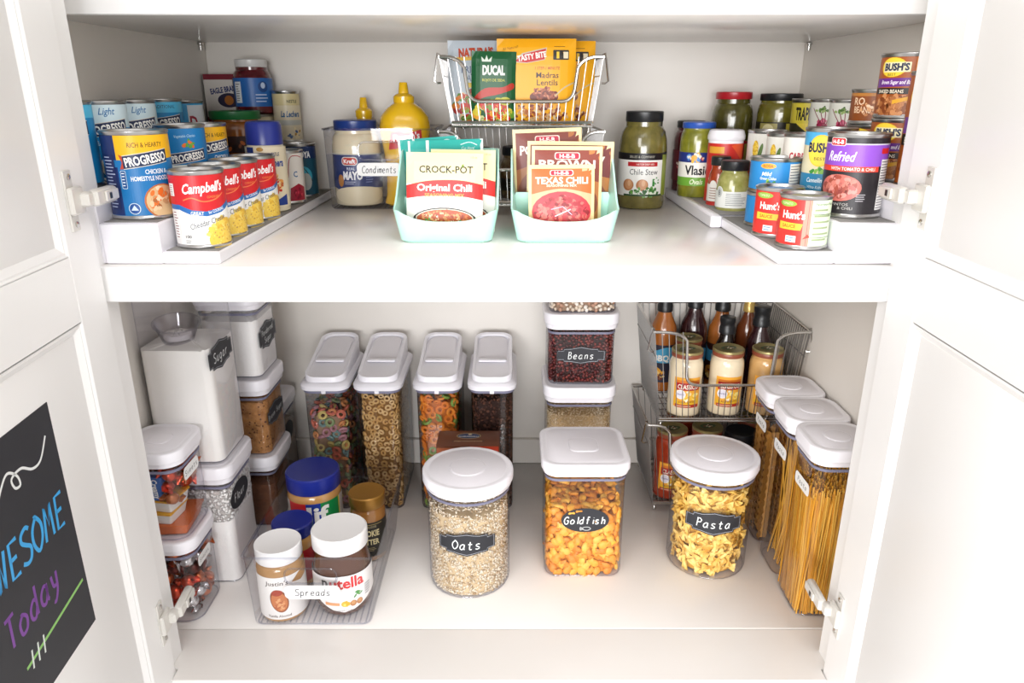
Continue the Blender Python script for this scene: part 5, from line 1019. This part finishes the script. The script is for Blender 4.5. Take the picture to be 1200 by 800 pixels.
t = pop('canister of speckled white beans topmost in the centre back stack', (MX, MY, .3785), mh, mh, .018, .100, .028, .0075)
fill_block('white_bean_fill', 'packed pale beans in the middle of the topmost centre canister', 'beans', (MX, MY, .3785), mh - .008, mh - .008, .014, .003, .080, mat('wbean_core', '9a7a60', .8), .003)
P, N = shell(mh - .0040, mh - .0040, .016, .005, .085, 4000, .002, fside, 400, 2); P, N = spread(P, N, 1200, .0056); stuff('white_beans', 'speckled white beans in the topmost centre canister', 'beans', (MX, MY, .3785), t_ell(.0044, .0034, .0030, 7, 4), P, align_rot(N, .3), jitter(len(P), .8, 1.1), [mat('wb_' + c, c, .45) for c in ('e8dccb', 'd8c6b0', 'efe6da', 'b88a70')])
# --- tall canisters on the right
RX = .4630; rh = .0420
def t_strand(l, r=.0009): V = []; F = []; 
def strands(label, cy, n, z1, cols, spr, lean, seed, r=.00095):
    rd = random.Random(seed); mb = MB(); ms = [mat('strand_' + c, c, .45) for c in cols]
    for i in range(n):
        x, y = rd.uniform(-1, 1) * spr[0] + spr[2], rd.uniform(-1, 1) * spr[1] + spr[3]; dx, dy = rd.gauss(0, lean), rd.gauss(0, lean); l = z1 * rd.uniform(.93, 1.03)
        cl = lambda v: max(min(v, .0385), -.0385); k = [(cl(x - dx), cl(y - dy), .004), (cl(x + dx * .1), cl(y), l * .5), (cl(x + dx), cl(y + dy), l)]
        mb.tube(k, r, rd.choice(ms), 4)
    o = mb.build('spaghetti', None, True, (RX, cy, 0)); tag(o, label, 'pasta', kind='stuff'); return o
for lab, cy, w3 in (('tall canister packed with spaghetti nearest the right door', .938, 0), ('tall canister with a loose sheaf of spaghetti, middle of the three', 1.0315, 1), ('tall canister of wavy ribbon pasta furthest back by the wire baskets', 1.1255, 2)):
    t = pop(lab, (RX, cy, 0), rh, rh, .020, .252, .027, .0065, 'tall pasta canisters', button='round')
    tag_side(t, -rh - .0006, -.004, (.205, .212, .214)[w3], lambda A: white_label(A, 0, 0, 52, 19, 'Pasta', 7.5), ang=-90)
strands('yellow spaghetti packed in the tall canister nearest the right door', .938, 900, .208, ('e0a63c', 'd8982e', 'eab850', 'c88a28'), (.0385, .0385, 0, 0), .004, 1)
strands('loose sheaf of spaghetti leaning in the middle tall canister', 1.0315, 420, .215, ('e2ac44', 'd89c34', 'c68c30'), (.024, .036, .008, 0), .007, 2)
rb = MB(); rd = random.Random(5); RB = [mat('ribbon_' + c, c, .5) for c in ('b8823c', 'a87430', 'c8924a')]
ri = thing('ribbon_pasta_bundle', 'bundle of ruffled ribbon pasta in the furthest tall canister', 'pasta', (RX, 1.1255, 0)); ri['kind'] = 'stuff'
bpy.data.objects.remove(ri)
for i in range(64):
    a = rd.uniform(-.034, .034); b = rd.uniform(-.034, .034); ang = rd.choice((0, 90, 90, 70, 110)) + rd.uniform(-12, 12); w2 = .006; ca, sa = math.cos(R(ang)), math.sin(R(ang)); V = []; F = []; n = 44; L_ = .2 * rd.uniform(.92, 1.02)
    for j in range(n + 1):
        z = .004 + L_ * j / n; q = .0018 * math.sin(j * 1.9 + i)
        for e, u in enumerate((-w2, -w2 * .5, w2 * .5, w2)): o = q if e in (0, 3) else 0; V.append((max(min(a + u * ca - o * sa, .0395), -.0395), max(min(b + u * sa + o * ca, .0395), -.0395), z))
    for j in range(n):
        for e in range(3): k = j * 4 + e; F.append((k, k + 1, k + 5, k + 4))
    rb.add(V, F, RB[i % 3])
tag(rb.build('ribbon_pasta', None, True, (RX, 1.1255, 0)), 'ruffled ribbon pasta standing in the furthest tall canister', 'pasta', kind='stuff')

# ------------------------------------------------------------------ the bin of spreads
clear_bin('clear bin of nut spreads at the front left of the cupboard floor', (0, .8770, .0003), 0, -.378, -.207, -.382, -.191, .252, .121, ('Spreads', 0, .062, .0115, 11), .080, (.090, .037, .0125))
def A_just(A):
    A.rect(-110, 6, 110, 78, 'efece9'); A.text("Justin's", -2, 68, 7, '4a3a34', 34, sh=.1, b=.01); A.ell(0, 38, 13, 20, '8a4a2a', rot=12); A.ell(0, 37, 11.5, 17, 'c87a4a', rot=12); A.food(0, 32, 8, 10, ['d8905a', 'b8643a', 'e0a878'], 40, 2.2, 3); A.ell(-2, 52, 8, 5, 'a8402a', rot=8)
    A.text('Vanilla Almond', -2, 12, 4.4, '5a4a44', 34, b=.01); A.poly(catmull([(20, 66), (36, 78), (56, 84)]) + [(56, 68), (36, 62)], 'b8864a')
lathe_thing('almond_butter_jar', 'white-labelled almond butter jar with a white lid, front left in the spreads bin', 'jar', (-.3430, .9150, .0032), [('jar_body', jarprof(.0345, .092, .031, .096, sh=.010), gloss('almond_butter', 'b08450', None)), ('lid', lidprof(.0335, .0945, .023), mat('white_lid', 'f3f2f2', .35))], R(-8), [(.0345, A_just)])
def A_nut(A):
    A.poly(catmull([(-115, 20), (-60, 34), (0, 12), (60, 30), (115, 20)]) + [(115, 68), (0, 74), (-115, 68)], 'f2f0ee'); A.text('n', -27, 63, 17, '1e1a1c', 10, b=.03); A.text('utella', 7, 62, 18, 'd8282c', 52, b=.03)
    A.ell(2, 26, 6, 5, 'e8b83a'); A.food(2, 26, 7, 5, ['f4dc6a', 'e8b02a'], 12, 2.4, 3); 
    for x in (14, 24): A.ell(x, 25, 5, 5, 'b87a4a'); A.ell(x, 26, 3, 3, 'cf9a68')
    A.food(22, 38, 8, 5, ['3d8a4a', '5aa04a'], 9, 3.4, 4, 2.2); A.rect(-28, 24, -6, 29, 'e0a070'); A.text('Hazelnut Spread with Cocoa', -8, 15.5, 2.8, '4a4444', 38); A.fine(34, 30, 48, 50, 5, '8a8a90')
lathe_thing('hazelnut_spread_jar', 'brown hazelnut spread jar with a broad white lid, front right in the spreads bin', 'jar', (-.2560, .9320, .0032), [('jar_body', [(.030, 0), (.036, .002), (.0425, .016), (.0435, .030), (.0435, .060), (.0410, .080), (.0385, .094), (.0375, .101), (.0375, .106)], gloss('cocoa_spread', '54301f', None)), ('lid', lidprof(.0410, .105, .025, .0025), mat('white_lid', 'f3f2f2', .35))], R(-12), [(.0437, A_nut)])
def A_jif(A):
    A.rect(-142, 10, -24, 104, 'cfc8c0'); A.rect(-50, 10, -16, 104, 'd8272c'); A.rect(-16, 10, 8, 104, '1f3a9e'); A.rect(8, 10, 46, 104, '138a46'); A.rect(46, 10, 142, 104, 'cfc8c0'); A.rect(43, 10, 46, 104, 'd8c83a'); A.text('Jif', 0, 84, 29, 'f8f8f4', 44, b=.035); A.text('CREAMY', -4, 38, 7, 'f8f4e8', 36, b=.03)
lathe_thing('peanut_butter_jar', 'big peanut butter jar with red, blue and green stripes in the spreads bin', 'jar', (-.3320, 1.0790, .0032), [('jar_body', jarprof(.0440, .117, .040, .120, sh=.014), gloss('peanut_butter', 'c08c50', 'cc9a5e', 30, .2)), ('lid', lidprof(.0440, .1175, .0285, .002), mat('deep_blue_lid', '1c2a86', .3))], R(-16), [(.0440, A_jif)])
lathe_thing('peanut_butter_jar', 'smaller peanut butter jar with a dark blue lid between the almond and striped jars', 'jar', (-.3440, .9880, .0032), [('jar_body', jarprof(.0320, .084, .029, .087, sh=.012), gloss('peanut_butter', 'c08c50', None)), ('lid', lidprof(.0315, .0855, .0205, .002), mat('deep_blue_lid', '1c2a86', .3))], 0, [(.0320, lambda A: A.rect(-99, 10, 99, 66, 'b8232a'))])
def A_cook(A): A.rect(-90, 10, 90, 74, '26221c'); A.line([(-24, 70), (24, 70)], .8, 'b8a060'); A.text('SPECULOOS', 0, 66, 4, 'c8b88a', 26); A.text('COOKIE', 0, 54, 11, 'dccf9e', 36, b=.03); A.text('BUTTER', 0, 38, 10, 'dccf9e', 34, b=.03); A.fine(-14, 20, 16, 28, 3, 'a8966a')
lathe_thing('cookie_butter_jar', 'cookie butter jar with a gold lid and black label in the spreads bin', 'jar', (-.2395, 1.0560, .0032), [('jar_body', jarprof(.0290, .092, .027, .098, sh=.012), gloss('cookie_butter', 'a4703a', None)), ('lid', lidprof(.0298, .0965, .021, .0018), mat('gold_lid', 'a87a34', .32, .5))], R(-10), [(.0290, A_cook)])
# chocolate box behind the oats
bx = thing('chocolate_box', 'brown cardboard chocolate mix box behind the oats canister', 'box', (-.0745, 1.1290, .0003))
MB().box(-.0530, -.029, 0, .0530, .029, .1800, mat('brown_card', '6a3a20', .5), .0008).build('carton', bx)
A = Art(); A.ell(0, 8, 21, 11, 'b8a070'); A.ell(0, 8, 19.5, 9.6, '26345e'); A.text('GHIRARDELLI', 0, 6, 4.4, 'dfe0e6', 34, b=.02); A.ell(2, 14, 3.4, 2.6, 'd8c8a0'); A.rect(-27, -16, 27, -8, '57301a'); A.text('DOUBLE CHOCOLATE BROWNIE', 0, -12, 4, 'd8a878', 48, b=.01); A.build('top_print', bx, lambda x, z, o: (x, z, .1801 + o))
A = Art(); A.rect(-52, 0, 52, 179, '6a3a20'); A.poly([(4, 179), (52, 179), (52, 120), (20, 150)], 'c8452a'); A.rect(-52, 150, 4, 176, 'a85a34'); A.build('front_print', bx, side_map(0, -.0292, 0))

# ------------------------------------------------------------------ wire baskets on the cupboard floor
basket('lower chrome wire basket of sauce jars on the cupboard floor', (0, 1.1895, .0105), (.2435, .5085), (.2625, .4905), .1785, .167, .080, (.288, .464), nside=19, nfront=22)
basket('upper chrome wire basket of sauce jars and dark bottles near the right wall', (0, 1.1895, .1800), (.2445, .5105), (.2630, .4925), .1850, .1725, .0745, (.305, .452), nside=20, nfront=22)
def A_class(tx='ALFREDO', lab='d8782a'):
    def f(A):
        A.rect(-24, 20, 26, 76, 'e9a63a'); A.rect(-20, 52, 24, 66, 'a8242a'); A.rect(-20, 66, 24, 71, lab); A.text('CLASSICO', 2, 59, 8.5, 'f4ead8', 38, b=.02); A.food(6, 40, 14, 9, ['f0cf5a', 'f6e08a', 'e8b43a', 'f4ead0'], 34, 4.5, 4); A.ell(-11, 44, 9, 9, 'f2efe8'); A.ell(-11, 44, 7.6, 7.6, 'e2dde8'); A.text('FRESH', -11, 44, 3, '5a5a88', 12, b=.01)
        A.poly(catmull([(-22, 32), (0, 30), (24, 36)]) + catmull([(24, 28), (0, 23), (-22, 26)]), 'e0b02a'); A.text(tx, 2, 30, 4, '8a3a1a', 30, b=.01, rot=4); A.rect(-20, 19, 24, 25, 'a8342a'); A.fine(-18, 20, 20, 24, 1, 'e8c8a0')
    return f
GOLDL = mat('gold_jar_lid', 'a89a68', .3, .6); RIM = mat('maroon_lid_edge', '8c4a34', .35)
def classico(label, x, y, z, r, h, m, tx, rz=0, group=None, top=GOLDL):
    t = lathe_thing('sauce_jar', label, 'jar', (x, y, z), [('glass_body', jarprof(r, h, r * .86, h + .004, sh=.016), m), ('lid_edge', [(r * .92, h + .0035), (r * .93, h + .0045), (r * .93, h + .0095), (r * .91, h + .0110)], RIM), ('lid', [(r * .91, h + .0105), (r * .94, h + .0118), (r * .93, h + .0150), (r * .88, h + .0158), (r * .84, h + .0150), (.001, h + .0153)], top)], R(rz), [(r, A_class(tx))], group)
    A = Art(); A.ell(0, 0, 15, 9, '4a5a3a', rot=20); A.food(0, 0, 9, 5, ['d8c8a0', '8a4a3a', 'e8dcc0'], 10, 2.6, 3); A.build('lid_print', t, lambda x_, z_, o: (x_, z_, h + .0155 + o)); return t
zb = .1862; g = 'sauce jars in the upper right basket'
classico('cream sauce jar with a red and yellow label, left front of the upper basket', .3140, 1.2290, zb, .0298, .106, CREAM, 'FOUR CHEESE', 5, g)
classico('cream sauce jar with a red and yellow label, middle front of the upper basket', .3885, 1.2330, zb, .0298, .106, CREAM, 'ALFREDO', 3, g)
classico('tan sauce jar right front of the upper basket, partly behind a white lid', .4595, 1.2330, zb, .0295, .106, TAN, 'ROASTED', 8, g)
classico('tan sauce jar standing behind the left cream jar in the upper basket', .3300, 1.2895, zb, .0265, .108, TAN, 'ALFREDO', -14, g)
def bottle(label, x, y, z, r, hs, hn, capr, ht, liquid, art=None, capm=BLACK):
    parts = [('glass_body', [(r - .003, 0), (r, .003), (r, hs * .72), (r * .92, hs * .84), (r * .6, hs * .96), (capr * .9, hs + .004), (capr * .88, hn + .002)], liquid), ('cap', [(capr, hn), (capr + .0012, hn + .001), (capr + .0012, hn + .012), (capr, hn + .014), (capr, ht - .012), (capr + .001, ht - .010), (capr + .001, ht - .001), (capr - .001, ht)], capm)]
    return lathe_thing('sauce_bottle', label, 'bottle', (x, y, z), parts, R(14), [(r, art)] if art else None, 'sauce bottles in the upper right basket')
def A_bbq(c, d): 
    def f(A): A.rect(-90, 20, 90, 96, c); A.poly(catmull([(-40, 96), (-20, 82), (10, 92), (40, 84)]) + [(40, 60), (-40, 60)], '4aa0c8'); A.ell(-14, 40, 16, 12, d); A.food(-10, 36, 18, 12, [d, 'e8c070', '6a2a1a'], 24, 4, 3); A.text('BBQ', 0, 70, 12, 'f2efe8', 30, b=.04)
    return f
bottle('orange barbecue sauce bottle with a blue label in the back left of the basket', .2935, 1.3430, zb, .0255, .155, .158, .0135, .225, gloss('orange_sauce', 'a8622a', None), A_bbq('2a2a3a', 'e0a02e'))
bottle('dark purple sauce bottle with a black cap, second in the back row', .3515, 1.3440, zb, .0255, .160, .165, .0135, .235, gloss('dark_sauce', '2e1418', None), A_bbq('24161c', '8a2a2a'))
bottle('orange sauce bottle with a black cap, third in the back row', .4050, 1.3460, zb, .0245, .150, .158, .0135, .230, gloss('orange_sauce', 'a8622a', None), A_bbq('3a1c14', 'c8842e'))
bottle('amber bottle with a clear gold cap in the back right of the basket', .4560, 1.3460, zb, .0220, .150, .156, .0100, .225, gloss('amber_sauce', '6a3418', None), None, mat('clear_gold_cap', 'c8a860', .25, .3))
bottle('short dark bottle with a black cap behind the middle cream jar', .3985, 1.2860, zb, .0205, .128, .132, .0130, .164, gloss('black_sauce', '17100f', None))
bottle('dark purple bottle with a ribbed black cap behind the tan jar', .4610, 1.2880, zb, .0225, .142, .146, .0140, .184, gloss('dark_sauce', '2e1418', None))
g = 'sauce jars in the lower right basket'; zl = .0168
classico('red sauce jar in the left front corner of the lower basket', .2980, 1.2280, zl, .0300, .120, RED_SAUCE, 'TOMATO', 6, g)
classico('red sauce jar second from the left in the lower basket', .3640, 1.2320, zl, .0300, .122, RED_SAUCE, 'BASIL', 8, g)
lathe_thing('sauce_jar', 'black-lidded dark jar in the front of the lower basket', 'jar', (.4270, 1.2320, zl), [('glass_body', jarprof(.029, .108, .026, .113, sh=.014), gloss('black_sauce', '17100f', None)), ('lid', lidprof(.028, .113, .016), BLACK)], 0, None, g)
classico('red sauce jar at the right end of the lower basket', .4640, 1.2880, zl, .0270, .116, RED_SAUCE, 'GARLIC', -10, g)
classico('red sauce jar in the back row of the lower basket', .3300, 1.3050, zl, .0290, .122, RED_SAUCE, 'SPICY', -10, g)
